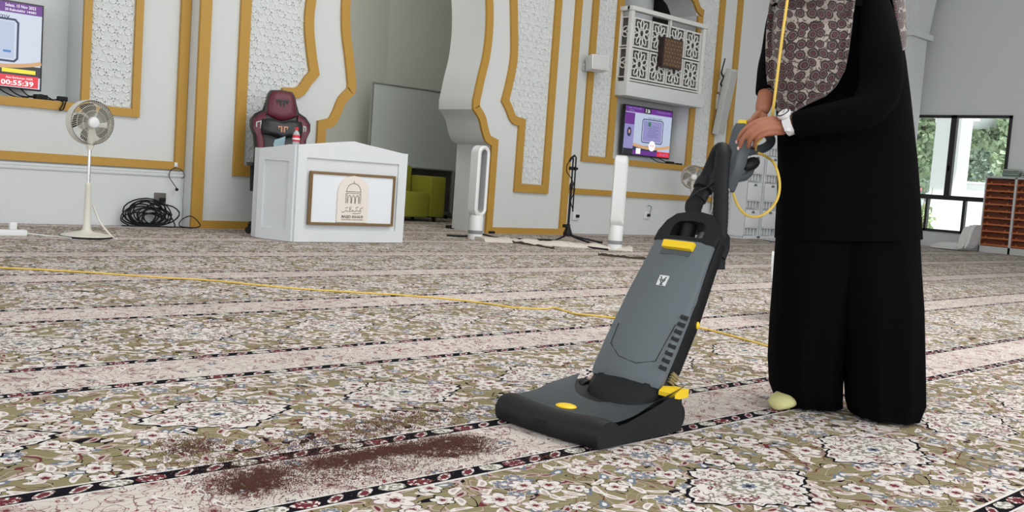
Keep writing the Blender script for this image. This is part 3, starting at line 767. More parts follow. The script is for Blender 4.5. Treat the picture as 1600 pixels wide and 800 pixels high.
b = MB(); mf = m_ + R2 @ V((0, -.052, 0)); b.box(mf - V((.075, .004, L_ / 2 - .03)), mf + V((.075, .004, L_ / 2 - .03)), rot=R2); b.build('grille', mat('speaker_mesh', (.42, .42, .41), .6, bump=.3, bscale=700), cs)
b = MB(); b.box((12.93, 9.02, 2.2), (12.99, 9.15, 2.28)); b.build('bracket', GRW, cs)
b = MB(); b.box((12.88, 9.04, 1.7), (12.94, 9.15, 1.78)); b.build('bracket', GRW, cs)
rv = thing('wireless_receiver', (12.99, 9.1, 1.9), 'small white receiver with two black antennas beside the column loudspeaker', 'receiver')
b = MB(); a = P(1121, 147, 9.1); c_ = P(1131, 173, 9.1); b.box((a.x, 9.08, c_.z), (c_.x, 9.148, a.z), bev=.01); b.box((a.x + .02, 9.08, a.z + .03), (c_.x + .03, 9.148, a.z + .22), bev=.01); b.build('housing', WHITE, rv)
for (u0_, v0_, u1_, v1_) in ((1126, 131, 1135, 111), (1127, 114, 1133, 91)):
    b = MB(); q0 = P(u0_, v0_, 9.06); q1 = P(u1_, v1_, 9.0); b.tube([q0, q1], .010, 6); b.tube([q0, q0 + V((.12, .03, -.06))], .012, 6); b.build('antenna', BLACKR, rv)

# ------------------------------------------------------------------ things on the left wall
sk = thing('wall_socket', (4.11, 9.10, .22), 'grey wall socket with a black plug, left of the arch panel', 'socket')
b = MB(); b.box((4.055, 9.085, .205), (4.165, 9.105, .315), bev=.006); b.build('faceplate', mat('socket_grey', srgb(92, 88, 82), .5), sk)
b = MB(); b.box((4.10, 9.055, .235), (4.15, 9.086, .27), bev=.006); b.build('plug', BLACKR, sk)
b = MB(); rnd = random.Random(5)
for k in range(15):
    cx, rx, rz_ = 3.98 + rnd.uniform(-.08, .08), rnd.uniform(.11, .21), rnd.uniform(.05, .13)
    pts = [V((cx + rx * cos(t), 9.0 + rnd.uniform(-.008, .008) + .04 * sin(t + k), .012 + rz_ + rz_ * sin(t) + .004 * rnd.random())) for t in [2 * pi * i / 20 for i in range(21)]]
    b.tube(pts, .0065, 6, caps=False)
b.tube(spline([(3.78, 9.0, .012), (3.7, 8.98, .06), (3.74, 9.0, .14), (3.88, 9.0, .22), (4.0, 9.0, .22), (4.16, 9.0, .12), (4.2, 8.95, .012), (4.1, 8.92, .01)], 6), .006, 6)
b.tube(spline([(3.7, 8.96, .01), (4.0, 8.90, .01), (4.2, 8.88, .01), (4.33, 8.84, .01), (4.38, 8.80, .04), (4.30, 8.83, .12), (4.22, 8.86, .08), (4.22, 8.88, .02), (4.36, 8.85, .01)], 6), .005, 6)
b.tube(spline([(4.13, 9.07, .24), (4.15, 9.05, .12), (4.12, 9.0, .03)], 6), .004, 6)
b.build('cable_coil', BLACKR, label='tangled coil of black cable on the carpet against the left wall', cat='cable')
hs = thing('headset_microphone', (4.26, 9.05, .36), 'black headset microphone hanging by a thin wire from the lower gold strip', 'microphone')
b = MB(); y = 9.07
b.tube(spline([(4.24, y, .56), (4.19, y, .53), (4.18, y, .47), (4.21, y - .01, .42), (4.245, y - .02, .37)], 6), .004, 6); b.tube(spline([(4.24, y, .56), (4.30, y, .54), (4.33, y, .49), (4.30, y, .46)], 6), .003, 6); b.build('headband', BLACKR, hs)
b = MB(); b.ball((4.25, y - .02, .355), .016, 12); b.build('foam_tip', BLACKR, hs)
b = MB(); b.tube(spline([(4.31, y, .46), (4.31, y, .3), (4.33, y - .01, .15), (4.30, y - .05, .05), (4.25, y - .1, .006)], 6), .0022, 5); b.build('wire', mat('grey_wire', (.3, .3, .3), .5), hs)
b = MB(); b.box((4.235, 9.085, .565), (4.265, 9.105, .61), bev=.006); b.tube([(4.25, 9.09, .575), (4.25, 9.065, .57), (4.25, 9.06, .585)], .005, 6); b.build('wall_hook', WHITE, label='small white adhesive hook on the lower gold strip', cat='hook')
b = MB(); o_ = PF(14, 368); 
b.box((o_.x - .22, o_.y - .03, 0), (o_.x + .12, o_.y + .03, .045), bev=.008); b.box((o_.x + .0, o_.y - .02, .045), (o_.x + .05, o_.y + .02, .10), bev=.006); b.tube(spline([(o_.x + .12, o_.y, .02), (o_.x + .24, o_.y - .02, .006), (o_.x + .32, o_.y - .10, .006), (o_.x + .36, o_.y - .25, .006)], 6), .005, 6)
b.build('power_strip', WHITE, label='white power strip with a plug on the carpet at the left edge', cat='power strip')
for (x, z, lab) in ((9.93, .24, 'white wall socket behind the microphone stand'), (11.45, .29, 'white wall socket with a black plug, right of the slim tower fan')):
    t = thing('wall_socket', (x, 9.14, z - .04), lab, 'socket')
    b = MB(); b.box((x - .06, 9.125, z - .055), (x + .06, 9.149, z + .055), bev=.005); b.build('faceplate', WHITE, t)
    b = MB(); b.box((x - .01, 9.09, z - .02), (x + .03, 9.126, z + .02), bev=.005); 
    if x > 11: b.tube(spline([(x + .01, 9.1, z), (x + .03, 9.09, z + .12), (x - .04, 9.1, z + .14)], 6), .004, 6)
    b.build('plug', BLACKR, t)

# ------------------------------------------------------------------ pedestal fans
def fan(name, label, loc, rz, hh, tilt=0.0):
    t = thing(name, loc, label, 'fan', rz, group='white pedestal fans')
    b = MB(); b.lathe([(.185, 0), (.19, .006), (.19, .014)], (0, 0, 0), 32); b.build('base_pad', BLACKR, t, True)
    b = MB(); b.lathe([(.188, .014), (.185, .022), (.12, .034), (.05, .045), (.035, .06)], (0, 0, 0), 32); b.build('base', CREAM, t, True)
    b = MB(); b.lathe([(.034, .05), (.028, .10), (.022, hh * .44), (.024, hh * .45), (.024, hh * .47), (.016, hh * .48)], (0, 0, 0), 20); b.build('lower_pole', CREAM, t, True)
    b = MB(); b.lathe([(.0125, hh * .46), (.0125, hh - .14)], (0, 0, 0), 14); b.build('inner_pole', CHROME, t, True, label='chrome telescopic pole')
    b = MB(); b.lathe([(.02, hh - .21), (.028, hh - .18), (.03, hh - .12)], (0, .0, 0), 16); b.box((-.028, -.03, hh - .15), (.028, .05, hh - .05), bev=.01)
    b.tube([(0, .02, hh - .03), (0, .09, hh)], .045, 16); b.ball((0, .1, hh), (.06, .085, .06), 18); b.build('motor_housing', CREAM, t, True)
    R = .168; rx = Matrix.Rotation(pi / 2, 3, 'X')
    b = MB()
    b.lathe([(R, .035), (R + .004, .0), (R + .004, -.05), (R - .01, -.06), (R - .012, -.05), (R - .006, 0), (R - .006, .035)], (0, 0, hh), 48, rx, caps=False)
    b.build('cage_rim', CREAM, t, True)
    b = MB(); nsp = 60
    for k in range(nsp):
        a = 2 * pi * k / nsp; a2 = a + .25
        b.tube([(.045 * cos(a), -.062, hh + .045 * sin(a)), (.11 * cos(a + .12), -.060, hh + .11 * sin(a + .12)), ((R - .003) * cos(a2), -.035, hh + (R - .003) * sin(a2))], .0013, 4, caps=False)
        b.tube([(.05 * cos(a), .062, hh + .05 * sin(a)), ((R - .003) * cos(a), .035, hh + (R - .003) * sin(a))], .0013, 4, caps=False)
    for rr, yy in ((.09, -.061), (.13, -.052)): b.tube([(rr * cos(2 * pi * k / 40), yy, hh + rr * sin(2 * pi * k / 40)) for k in range(41)], .0016, 4, caps=False)
    b.build('grille', CREAM, t, True)
    b = MB(); b.lathe([(.0, .072), (.03, .070), (.042, .062), (.045, .054)], (0, 0, hh), 24, rx); b.build('centre_badge', WHITE, t, True)
    TR = mat('fan_blade', (.13, .125, .11), .3)
    for k in range(5):
        a = 2 * pi * k / 5 + .3; b = MB(); rows = []
        for i in range(6):
            s = i / 5; r_ = .03 + .118 * s; wd = .35 + .55 * sin(s * pi * .8); row = []
            for j in range(6):
                q = j / 5 - .5; aa = a + q * wd + s * .35; row.append((r_ * cos(aa), -.01 + q * .045 * (1 - .3 * s), hh + r_ * sin(aa)))
            rows.append(row)
        b.loft(rows, caps=False, closed=False); bmesh.ops.solidify(b.bm, geom=b.bm.faces[:], thickness=.002); b.build('blade', TR, t, True)
    b = MB(); b.lathe([(.036, .045), (.038, .0), (.038, -.03)], (0, 0, hh), 20, rx); b.build('hub', TR, t, True)
    return t
fp = PF(135, 371)
fan1 = fan('pedestal_fan', 'cream pedestal fan in front of the left wall below the countdown screen', (fp.x, fp.y, 0), radians(4), .885)
hd = P(160, 200, fp.y)
b = MB(); b.tube(spline([(fp.x + .06, fp.y + .05, .25), (fp.x + .1, fp.y, .12), (fp.x + .17, fp.y - .1, .006), (fp.x + .18, fp.y - .13, .006)], 5), .008, 6); b.build('power_lead', CREAM, fan1)
fan2 = copy_tree(fan1); h2 = P(1083, 277, 8.6); fan2.location = (h2.x, 8.6, 0); fan2.rotation_euler.z = radians(-40)
fan2['label'] = 'cream pedestal fan by the right wall, half hidden behind the vacuum hose'

# ------------------------------------------------------------------ tower fans
def tower(label, loc, rz):
    t = thing('bladeless_tower_fan', loc, label, 'fan', rz, group='white bladeless tower fans')
    b = MB(); b.lathe([(.078, 0), (.08, .01), (.078, .06)], seg=32); b.lathe([(.078, .10), (.078, .24), (.072, .262), (.06, .268)], seg=32); b.build('base', WHITE, t, True)
    b = MB(); b.lathe([(.074, .06), (.074, .10)], seg=32)
    for k in range(28):
        a = 2 * pi * k / 28; b.box((.0745 * cos(a) - .004, .0745 * sin(a) - .004, .062), (.0745 * cos(a) + .004, .0745 * sin(a) + .004, .098))
    b.build('intake_grille', mat('intake_grey', (.25, .26, .27), .5), t, True)
    H0, H1, w = .25, 1.015, .088
    def ringp(r, inset_):
        pts = []; zt = H1 - r - inset_ * 0; 
        for k in range(17): a = pi * k / 16; pts.append((r * cos(a), H1 - w + r * sin(a)))
        for k in range(17): a = pi + pi * k / 16; pts.append((r * cos(a), H0 + w + r * sin(a)))
        return pts
    o = ringp(w, 0); i_ = ringp(w - .042, 0)
    b = MB(); sec = []
    n = len(o)
    for k in range(n):
        ox, oz = o[k]; ix, iz = i_[k]; sec.append([(ox, -.055, oz), (ox, .055, oz), ((ox + ix) / 2, .07, (oz + iz) / 2), (ix, .06, iz), (ix, -.06, iz), ((ox + ix) / 2, -.07, (oz + iz) / 2)])
    sec.append(sec[0]); b.loft(sec, caps=False); bmesh.ops.remove_doubles(b.bm, verts=b.bm.verts, dist=1e-5); b.build('air_loop', WHITE, t, True)
    b = MB(); j = ringp(w - .044, 0); sec = [[(x, -.057, z), (x, .057, z), (x * .92, .057, z), (x * .92, -.057, z)] for x, z in j]; sec.append(sec[0]); b.loft(sec, caps=False)
    b.build('inner_liner', mat('silver_grey_liner', (.52, .52, .53), .4, .2), t, True)
    return t
q = PF(742, 374); tf = tower('white bladeless tower fan beside the right foot of the arch', (q.x, q.y, 0), radians(2))
q = PF(960, 390); tf2 = copy_tree(tf); tf2.location = (q.x, q.y, 0); tf2.rotation_euler.z = radians(34); tf2['label'] = 'white bladeless tower fan seen edge-on, right of the microphone stand'

# ------------------------------------------------------------------ microphone stand
q = PF(886, 377); ms = thing('microphone_stand', (q.x, q.y, 0), 'black microphone stand in front of the right wall', 'microphone stand')
x, y = q.x, q.y
for a in (radians(200), radians(322), radians(268)):
    b = MB(); b.tube([(x, y, .09), (x + .10 * cos(a), y + .10 * sin(a), .06), (x + .40 * cos(a), y + .40 * sin(a), .012)], .011, 8); b.tube([(x + .37 * cos(a), y + .37 * sin(a), .014), (x + .42 * cos(a), y + .42 * sin(a), .012)], .014, 8); b.build('leg', BLACKP, ms)
b = MB(); b.lathe([(.05, .06), (.055, .09), (.04, .13), (.025, .17), (.022, .20)], (x, y, 0), 16); b.box((x - .08, y - .02, .16), (x - .02, y + .02, .20), bev=.008); b.build('tripod_hub', BLACKP, ms)
b = MB(); b.tube([(x, y, .1), (x, y, .62)], .015, 10); b.tube([(x, y, .6), (x, y, .97)], .010, 10); b.build('pole', BLACKP, ms)
b = MB(); b.lathe([(.018, .60), (.022, .61), (.022, .66), (.015, .68)], (x, y, 0), 12); b.box((x - .05, y - .015, .83), (x + .06, y + .015, .87), bev=.006); b.tube([(x + .03, y, .85), (x + .03, y - .05, .85)], .014, 8); b.build('clutch', BLACKP, ms)
b = MB(); b.tube([(x + .025, y - .03, .35), (x + .015, y - .03, .98), (x, y - .02, 1.0)], .009, 8); b.tube(spline([(x + .0, y - .02, 1.0), (x - .05, y - .02, .97), (x - .08, y - .02, .93)], 5), .014, 8); b.build('boom_arm', BLACKP, ms)
b = MB(); b.tube(spline([(x - .08, y - .02, .93), (x - .12, y - .02, .88), (x - .11, y - .02, .80), (x - .03, y - .03, .72), (x + .02, y - .04, .6), (x - .02, y - .03, .48), (x + .02, y - .03, .38)], 6), .006, 6); b.build('cable', BLACKR, ms)

# ------------------------------------------------------------------ rolled rug edge, cables on the floor by the arch
def strip_floor(pts, w, z, h):
    b = MB(); P3 = [V((p[0], p[1])) for p in pts]; rings = []
    return b
def band_on_floor(name, cents, widths, zz, m, label, cat, jit=0.0, seed=1):
    rnd = random.Random(seed); b = MB(); rings = []; cents = spline([V((c[0], c[1], zz)) for c in cents], 10); n = len(cents)
    for i, c in enumerate(cents):
        a = cents[max(0, i - 1)]; d = cents[min(n - 1, i + 1)]; t = (d - a).normalized(); nrm = V((-t.y, t.x, 0)); w = widths * (1 + rnd.uniform(-jit, jit)); hz = zz * (1 + rnd.uniform(-jit, jit) * 1.5) + .004
        rings.append([c - nrm * w + V((0, 0, -zz + .001)), c - nrm * w * .8 + V((0, 0, hz - zz)), c + V((0, 0, hz * 1.2 - zz)), c + nrm * w * .8 + V((0, 0, hz - zz)), c + nrm * w + V((0, 0, -zz + .001))])
    b.loft(rings); return b.build(name, m, label=label, cat=cat, smooth=60)
RUG = mat('rug_backing', srgb(206, 198, 186), .95, bump=.8, bscale=90, var=.2)
RUGD = mat('rug_dark_edge', srgb(62, 52, 42), .95, bump=.6, bscale=120, var=.3)
band_on_floor('rolled_carpet_strip', [PF(748, 376), PF(800, 378), PF(850, 382), PF(900, 385), PF(985, 391)], .17, .030, RUG, 'loose pale carpet strip lying in front of the right arch foot', 'carpet strip', .22, 3)
band_on_floor('carpet_edge_binding', [PF(730, 373), PF(770, 376), PF(820, 382), PF(865, 389)], .012, .014, RUGD, 'dark frayed carpet edge binding running towards the left tower fan', 'carpet binding', .5, 4)
band_on_floor('carpet_edge_binding', [PF(935, 399), PF(965, 402), PF(1010, 406)], .012, .014, RUGD, 'dark carpet edge binding right of the edge-on tower fan, behind the vacuum cleaner', 'carpet binding', .4, 6)
b = MB(); b.tube(spline([PF(755, 366, .008), PF(775, 371, .01), PF(800, 373, .01), PF(830, 374, .01), PF(870, 376, .01), PF(905, 384, .01), PF(950, 390, .01)], 6), .010, 6)
b.box(PF(757, 362) + V((-.04, -.03, 0)), PF(757, 362) + V((.05, .03, .05)), bev=.006); b.box(PF(768, 365) + V((-.04, -.02, 0)), PF(768, 365) + V((.04, .02, .03)), bev=.006)
b.build('floor_cable', BLACKR, label='black cable with plugs on the carpet between the tower fan and the microphone stand', cat='cable')
b = MB(); b.tube(spline([PF(698, 368, .008), PF(715, 369, .008), PF(730, 369, .008)], 6), .012, 6); b.tube(spline([PF(700, 356, .01), PF(706, 357, .01), PF(715, 357, .006), PF(735, 359, .006)], 6), .006, 6)
b.box(PF(703, 357) + V((-.05, -.03, 0)), PF(703, 357) + V((.03, .03, .04)), bev=.006)
b.build('floor_cable', BLACKR, label='short black cable lying at the inner foot of the arch, left of the tower fan', cat='cable')
# ------------------------------------------------------------------ counter desk
YD = 7.57
dk = thing('reception_desk', (5.22, 7.8, 0), 'white panelled wooden desk with a peaked front and gold framed sign', 'desk')
def panel(parent, name, A, Bp, top_poly, depth, m, ins=.07, recess=.018):
    """vertical board from floor point A to B (2-D), top given as list of (fraction, height)"""
    A, Bp = V(A), V(Bp); t = (Bp - A).normalized(); L_ = (Bp - A).length; nrm = V((t.y, -t.x))   # towards the front
    b = MB()
    def face(off, pts): return [V((A.x + t.x * s + nrm.x * off, A.y + t.y * s + nrm.y * off, z)) for s, z in pts]
    outer = [(0, 0.004), (L_, 0.004)] + [(f * L_, z) for f, z in top_poly[::-1]]
    b.loft([face(0, outer), face(-depth, outer)])
    zi = min(z for f, z in top_poly) - .10
    # frame: stiles and rails standing proud, leaving a sunk field
    def bar(s0, s1, z0, z1, z0b=None, z1b=None):
        q = [(s0, z0), (s1, z0b if z0b is not None else z0), (s1, z1b if z1b is not None else z1), (s0, z1)]
        b.loft([face(recess, q), face(0, q)])
    bar(0, ins, .004, top_poly[0][1]); bar(L_ - ins, L_, .004, top_poly[-1][1]); bar(ins, L_ - ins, .004, .11)
    n = len(top_poly)
    q = [(ins, zi)] + [(L_ - ins, zi)] + [(min(L_ - ins, max(ins, f * L_)), z) for f, z in top_poly[::-1]]
    b.loft([face(recess, q), face(0, q)])
    return b.build(name, m, parent)
FA, FB = (4.63, YD), (5.808, YD)
panel(dk, 'front_panel', FA, FB, [(0, .846), (.485, .918), (1, .842)], .03, DESKW, .09)
panel(dk, 'side_panel', (4.50, 7.96), (4.62, YD), [(0, .80), (1, .846)], .03, DESKW, .06)
panel(dk, 'side_panel', (5.808, YD), (5.93, 7.96), [(0, .846), (1, .80)], .03, DESKW, .06)
b = MB(); b.prism([(4.66, YD + .04), (5.78, YD + .04), (5.89, 7.96), (5.89, 8.1), (4.54, 8.1), (4.54, 7.96)], .775, .80, 'Z'); b.box((4.52, 7.95, .004), (4.55, 8.1, .80)); b.box((5.88, 7.95, .004), (5.91, 8.1, .80)); b.build('desk_top', DESKW, dk)
yf = YD - .018
SGX0, SGX1, SGZ0, SGZ1 = 4.753, 5.674, .158, .63
b = MB(); b.strip([(SGX0, SGZ0), (SGX1, SGZ0), (SGX1, SGZ1), (SGX0, SGZ1)], .024, yf - .022, yf + .004, closed=True); b.strip([(SGX0 + .01, SGZ0 + .01), (SGX1 - .01, SGZ0 + .01), (SGX1 - .01, SGZ1 - .01), (SGX0 + .01, SGZ1 - .01)], .006, yf - .028, yf, closed=True)
b.build('sign_frame', mat('old_gold_frame', srgb(138, 112, 78), .45, .4, bump=.3, bscale=300), dk)
sb = MB(); sb.box((SGX0 + .02, yf - .012, SGZ0 + .02), (SGX1 - .02, yf + .01, SGZ1 - .02)); sb.build('sign_board', mat('sign_white', (.74, .77, .80), .3), dk)
pc = 5.205; b = MB(); hw = .165
pl = [(pc - hw, SGZ0 + .03), (pc + hw, SGZ0 + .03), (pc + hw, .46), (pc + hw * .93, .52), (pc + hw * .7, .57), (pc + hw * .35, .60), (pc, .61), (pc - hw * .35, .60), (pc - hw * .7, .57), (pc - hw * .93, .52), (pc - hw, .46)]
b.prism(pl, yf - .028, yf - .012); b.build('arch_plaque', mat('plaque_cream', srgb(226, 216, 206), .5), dk)
INK = mat('engraved_ink', srgb(110, 104, 98), .6)
yi = yf - .029; b = MB()
def ln(pts, r=.0028): b.tube([(pc + x, yi, z) for x, z in pts], r, 5)
ln([(-.075 * cos(a), .47 + .07 * sin(a) * 1.0) for a in [pi * k / 14 for k in range(15)]]); ln([(0, .54), (0, .56)], .003)
ln([(-.085, .465), (.085, .465)]); ln([(-.08, .45), (.08, .45)], .002)
for s in (-1, 1): ln([(s * .08, .45), (s * .08, .36)]); ln([(s * .067, .45), (s * .067, .36)], .002)
for k in (-1, 0, 1):
    ln([(k * .042 - .017, .36), (k * .042 - .017, .40), (k * .042 - .012, .42), (k * .042, .435), (k * .042 + .012, .42), (k * .042 + .017, .40), (k * .042 + .017, .36)], .003)
# calligraphy strokes
for st in ([(.11, .325), (.085, .315), (.075, .30), (.095, .292), (.06, .29), (.04, .30), (.03, .29)], [(.03, .29), (.01, .287), (.0, .30), (-.01, .288), (-.03, .285), (-.035, .33)], [(-.04, .29), (-.06, .285), (-.07, .30), (-.085, .285), (-.11, .275), (-.12, .285)], [(.06, .33), (.03, .318)], [(-.05, .325), (-.08, .315)], [(.0, .27), (.05, .268), (.09, .276)], [(-.02, .335), (-.022, .30)]):
    ln(st, .0026)
b.build('mosque_emblem', INK, dk)
text('name_lettering', 'MASJID AN-NUR', (pc, yi, .238), .034, INK, dk, width=.235, bold=.0008)
text('name_lettering', 'TAMAN DESA - JOHOR BAHRU', (pc, yi, .212), .016, INK, dk, width=.235)
# things on it
bt_ = PD(464.5, 226, zc((4.66, 7.66, .846)))
bw = thing('water_bottle', (4.69, 7.70, .80), 'small plastic water bottle with red cap and red label on the desk corner', 'bottle')
x, y, z0 = 4.69, 7.70, .80
CLR = mat('clear_bottle', (.75, .78, .78), .12, trans=.6)
b = MB(); b.lathe([(.028, 0), (.031, .01), (.031, .06), (.028, .07), (.031, .08), (.031, .13), (.022, .155), (.012, .168), (.012, .18)], (x, y, z0), 20); b.build('bottle_body', CLR, bw)
b = MB(); b.lathe([(.0318, .075), (.0322, .078), (.0322, .128), (.0318, .13)], (x, y, z0), 20); b.build('bottle_label', mat('label_red', srgb(206, 40, 66), .5), bw)
b = MB(); b.lathe([(.0325, .09), (.0325, .105)], (x, y, z0), 20); b.build('label_band', mat('label_white', (.8, .78, .78), .5), bw)
b = MB(); b.lathe([(.015, .175), (.016, .178), (.016, .195), (.013, .198)], (x, y, z0), 18); b.build('bottle_cap', mat('cap_red', srgb(210, 36, 46), .4), bw)
b = MB(); tx, ty, tz = 4.585, 7.80, .80
b.loft([[(tx - .05, ty, tz), (tx + .02, ty - .01, tz), (tx + .055, ty + .01, tz)], [(tx - .055, ty + .005, tz + .04), (tx + .01, ty - .015, tz + .05), (tx + .05, ty + .0, tz + .045)], [(tx - .05, ty - .005, tz + .075), (tx + .01, ty + .01, tz + .095), (tx + .055, ty - .005, tz + .115)]], caps=False, closed=False)
bmesh.ops.solidify(b.bm, geom=b.bm.faces[:], thickness=.002); b.build('face_tissue', mat('tissue_blue', srgb(178, 206, 214), .8), label='pale blue folded tissue standing on the left end of the desk', cat='tissue')
b = MB(); b.lathe([(.03, 0), (.052, .004), (.055, .02), (.045, .045), (.02, .058), (0, .06)], (4.80, 7.72, .80), 24); b.build('domed_lid', WHITE, label='small white domed lid on the desk right of the bottle', cat='lid')

# ------------------------------------------------------------------ gaming chair
MAR = mat('maroon_leather', srgb(92, 26, 42), .45, bump=.3, bscale=400); BLL = mat('black_leather', (.012, .011, .012), .45, bump=.3, bscale=400)
gc = thing('gaming_chair', (5.0, 8.45, 0), 'maroon and black high-backed gaming chair behind the desk', 'chair', radians(-18))
def gl(o_): return o_
yb = 0.02
def sheet(outl, y0, th, bulge, name, m, par=gc, lean=.0):
    b = MB(); n = len(outl); cx = sum(p[0] for p in outl) / n; cz = sum(p[1] for p in outl) / n
    def L_(k, off): return [(cx + (p[0] - cx) * k, y0 + off + lean * p[1], cz + (p[1] - cz) * k) for p in outl]
    b.loft([L_(.55, -bulge), L_(.9, -bulge * .8), L_(1.0, -bulge * .1), L_(1.0, th * .8), L_(.94, th), L_(.5, th)]); return b.build(name, m, par, True, smooth=60)
backo = [(-.13, .48), (-.22, .52), (-.245, .62), (-.235, .78), (-.25, .92), (-.285, 1.0), (-.285, 1.07), (-.24, 1.13), (-.17, 1.17), (-.145, 1.25), (-.125, 1.33), (-.10, 1.365), (0, 1.375), (.10, 1.365), (.125, 1.33), (.145, 1.25), (.17, 1.17), (.24, 1.13), (.285, 1.07), (.285, 1.0), (.25, .92), (.235, .78), (.245, .62), (.22, .52), (.13, .48)]
LEAN = .12
sheet(backo, -.02, .09, .02, 'back_shell', BLL, lean=LEAN)
def arcs(sx): return [(sx * x, z) for x, z in [(.10, .50), (.21, .54), (.232, .62), (.222, .78), (.238, .92), (.272, 1.0), (.27, 1.065), (.22, 1.115), (.155, 1.155), (.145, 1.12), (.19, 1.05), (.20, .98), (.165, .90), (.15, .75), (.14, .6)]]
for sx in (-1, 1): sheet(arcs(sx), -.035, .02, .035, 'side_bolster', MAR, lean=LEAN)
sheet([(-.145, 1.13), (-.13, 1.25), (-.112, 1.32), (-.09, 1.355), (0, 1.365), (.09, 1.355), (.112, 1.32), (.13, 1.25), (.145, 1.13), (.06, 1.09), (0, 1.075), (-.06, 1.09)], -.035, .02, .03, 'headrest', MAR, lean=LEAN)
sheet([(-.15, .52), (-.16, .75), (-.17, .90), (-.12, .95), (.12, .95), (.17, .90), (.16, .75), (.15, .52)], -.03, .02, .02, 'centre_back', MAR, lean=LEAN)
sheet([(-.19, .94), (-.20, 1.0), (-.19, 1.08), (-.10, 1.09), (0, 1.065), (.10, 1.09), (.19, 1.08), (.20, 1.0), (.19, .94), (.1, .93), (0, .90), (-.1, .93)], -.06, .03, .045, 'lumbar_cushion', BLL, lean=LEAN)
for nm, zz, sc, m, yy in (('headrest_emblem', 1.235, .055, BLL, -.067), ('cushion_emblem', .99, .045, mat('emblem_bronze', srgb(186, 130, 96), .4), -.108)):
    b = MB()
    for sx in (-1, 1):
        b.prism([(sx * .12 * sc, -1.0 * sc), (sx * .12 * sc, .8 * sc), (sx * 1.1 * sc, .8 * sc), (sx * 1.0 * sc, .3 * sc), (sx * .85 * sc, 0.0), (sx * .8 * sc, .5 * sc), (sx * .45 * sc, .5 * sc), (sx * .45 * sc, -.5 * sc)], yy - .003, yy + .004)
    b.xform(Matrix.Translation((0, LEAN * zz, zz))); b.build(nm, m, gc, True)
for sx in (-1, 1):
    b = MB(); b.strip([(sx * .205, .97), (sx * .235, .98), (sx * .235, 1.04), (sx * .205, 1.05)], .01, -.06 + LEAN, -.045 + LEAN, closed=True); b.box((sx * .222 - .016, -.05 + LEAN, .985), (sx * .222 + .016, -.045 + LEAN, 1.04)); b.build('belt_slot', mat('slot_pale', (.45, .47, .46), .4), gc, True)
b = MB(); b.box((-.26, -.46, .40), (.26, .03, .50), bev=.03); b.build('seat', MAR, gc, True)
for sx in (-1, 1):
    b = MB(); b.box((sx * .31 - .03, -.34, .63), (sx * .31 + .03, -.06, .665), bev=.012); b.tube([(sx * .30, -.2, .40), (sx * .31, -.2, .64)], .022, 8); b.build('armrest', BLACKP, gc, True)
b = MB(); b.lathe([(.03, .10), (.03, .25), (.045, .26), (.045, .36), (.09, .40)], (0, -.2, 0), 16); b.build('gas_lift', BLACKP, gc, True)
for k in range(5):
    a = 2 * pi * k / 5 + .35; b = MB(); b.tube([(0, -.2, .13), (.31 * cos(a), -.2 + .31 * sin(a), .09)], [.035, .022], 8); b.build('base_leg', BLACKP, gc, True)
    b = MB(); cx, cy = .31 * cos(a), -.2 + .31 * sin(a); 
    for s in (-.018, .018): b.lathe([(.033, -.012), (.033, .012)], (cx + s * sin(a), cy - s * cos(a), .033), 16, Matrix.Rotation(a, 3, 'Z') @ Matrix.Rotation(pi / 2, 3, 'X'))
    b.tube([(cx, cy, .03), (cx, cy, .09)], .012, 8); b.build('castor', BLACKP, gc, True)

# ------------------------------------------------------------------ arch room: sofa, rolling board
GS = mat('olive_green_fabric', srgb(150, 150, 44), .8, bump=.4, bscale=500)
so = thing('green_armchair', (8.6, 11.1, 0), 'lime green upholstered armchair in the arch room, half hidden by the desk', 'armchair')
b = MB(); b.box((8.025, 10.77, .06), (8.715, 11.17, .40), bev=.03); b.build('seat_block', GS, so)
b = MB(); b.box((8.025, 11.18, .10), (8.70, 11.40, .76), bev=.03); b.build('backrest', GS, so)
b = MB(); b.box((8.72, 10.75, .07), (8.98, 11.38, .63), bev=.03); b.build('arm', GS, so)
b = MB(); b.box((7.85, 10.75, .07), (8.02, 11.38, .63), bev=.03); b.build('arm', GS, so)
for x in (8.0, 8.85):
    for y in (10.82, 11.3): b = MB(); b.lathe([(.025, 0), (.03, .07)], (x, y, 0), 12); b.build('foot', BLACKP, so)
wb_ = thing('whiteboard', (9.0, 11.5, 0), 'large pale rolling whiteboard standing inside the arch room', 'whiteboard')
b = MB(); b.box((8.17, 11.49, .735), (9.93, 11.515, 1.86)); b.build('board', mat('board_pale', (.55, .59, .58), .25), wb_)
ALU = mat('aluminium', (.5, .5, .5), .35, .8)
b = MB(); b.strip([(8.16, .725), (9.94, .725), (9.94, 1.87), (8.16, 1.87)], .016, 11.48, 11.525, closed=True); b.build('board_frame', ALU, wb_)
b = MB(); b.box((8.7, 11.42, .725), (9.5, 11.49, .735)); b.box((8.98, 11.43, .735), (9.05, 11.46, .75)); b.build('pen_tray', ALU, wb_)
for x in (8.3, 9.72):
    b = MB(); b.box((x - .02, 11.49, .06), (x + .02, 11.52, .73)); b.build('stand_post', ALU, wb_)
    b = MB(); b.box((x - .02, 11.25, .06), (x + .02, 11.62, .10), bev=.005); b.build('stand_foot', ALU, wb_)
    for y in (11.28, 11.60): b = MB(); b.lathe([(.03, -.012), (.03, .012)], (x, y, .031), 14, Matrix.Rotation(pi / 2, 3, 'Y')); b.build('castor', BLACKR, wb_)

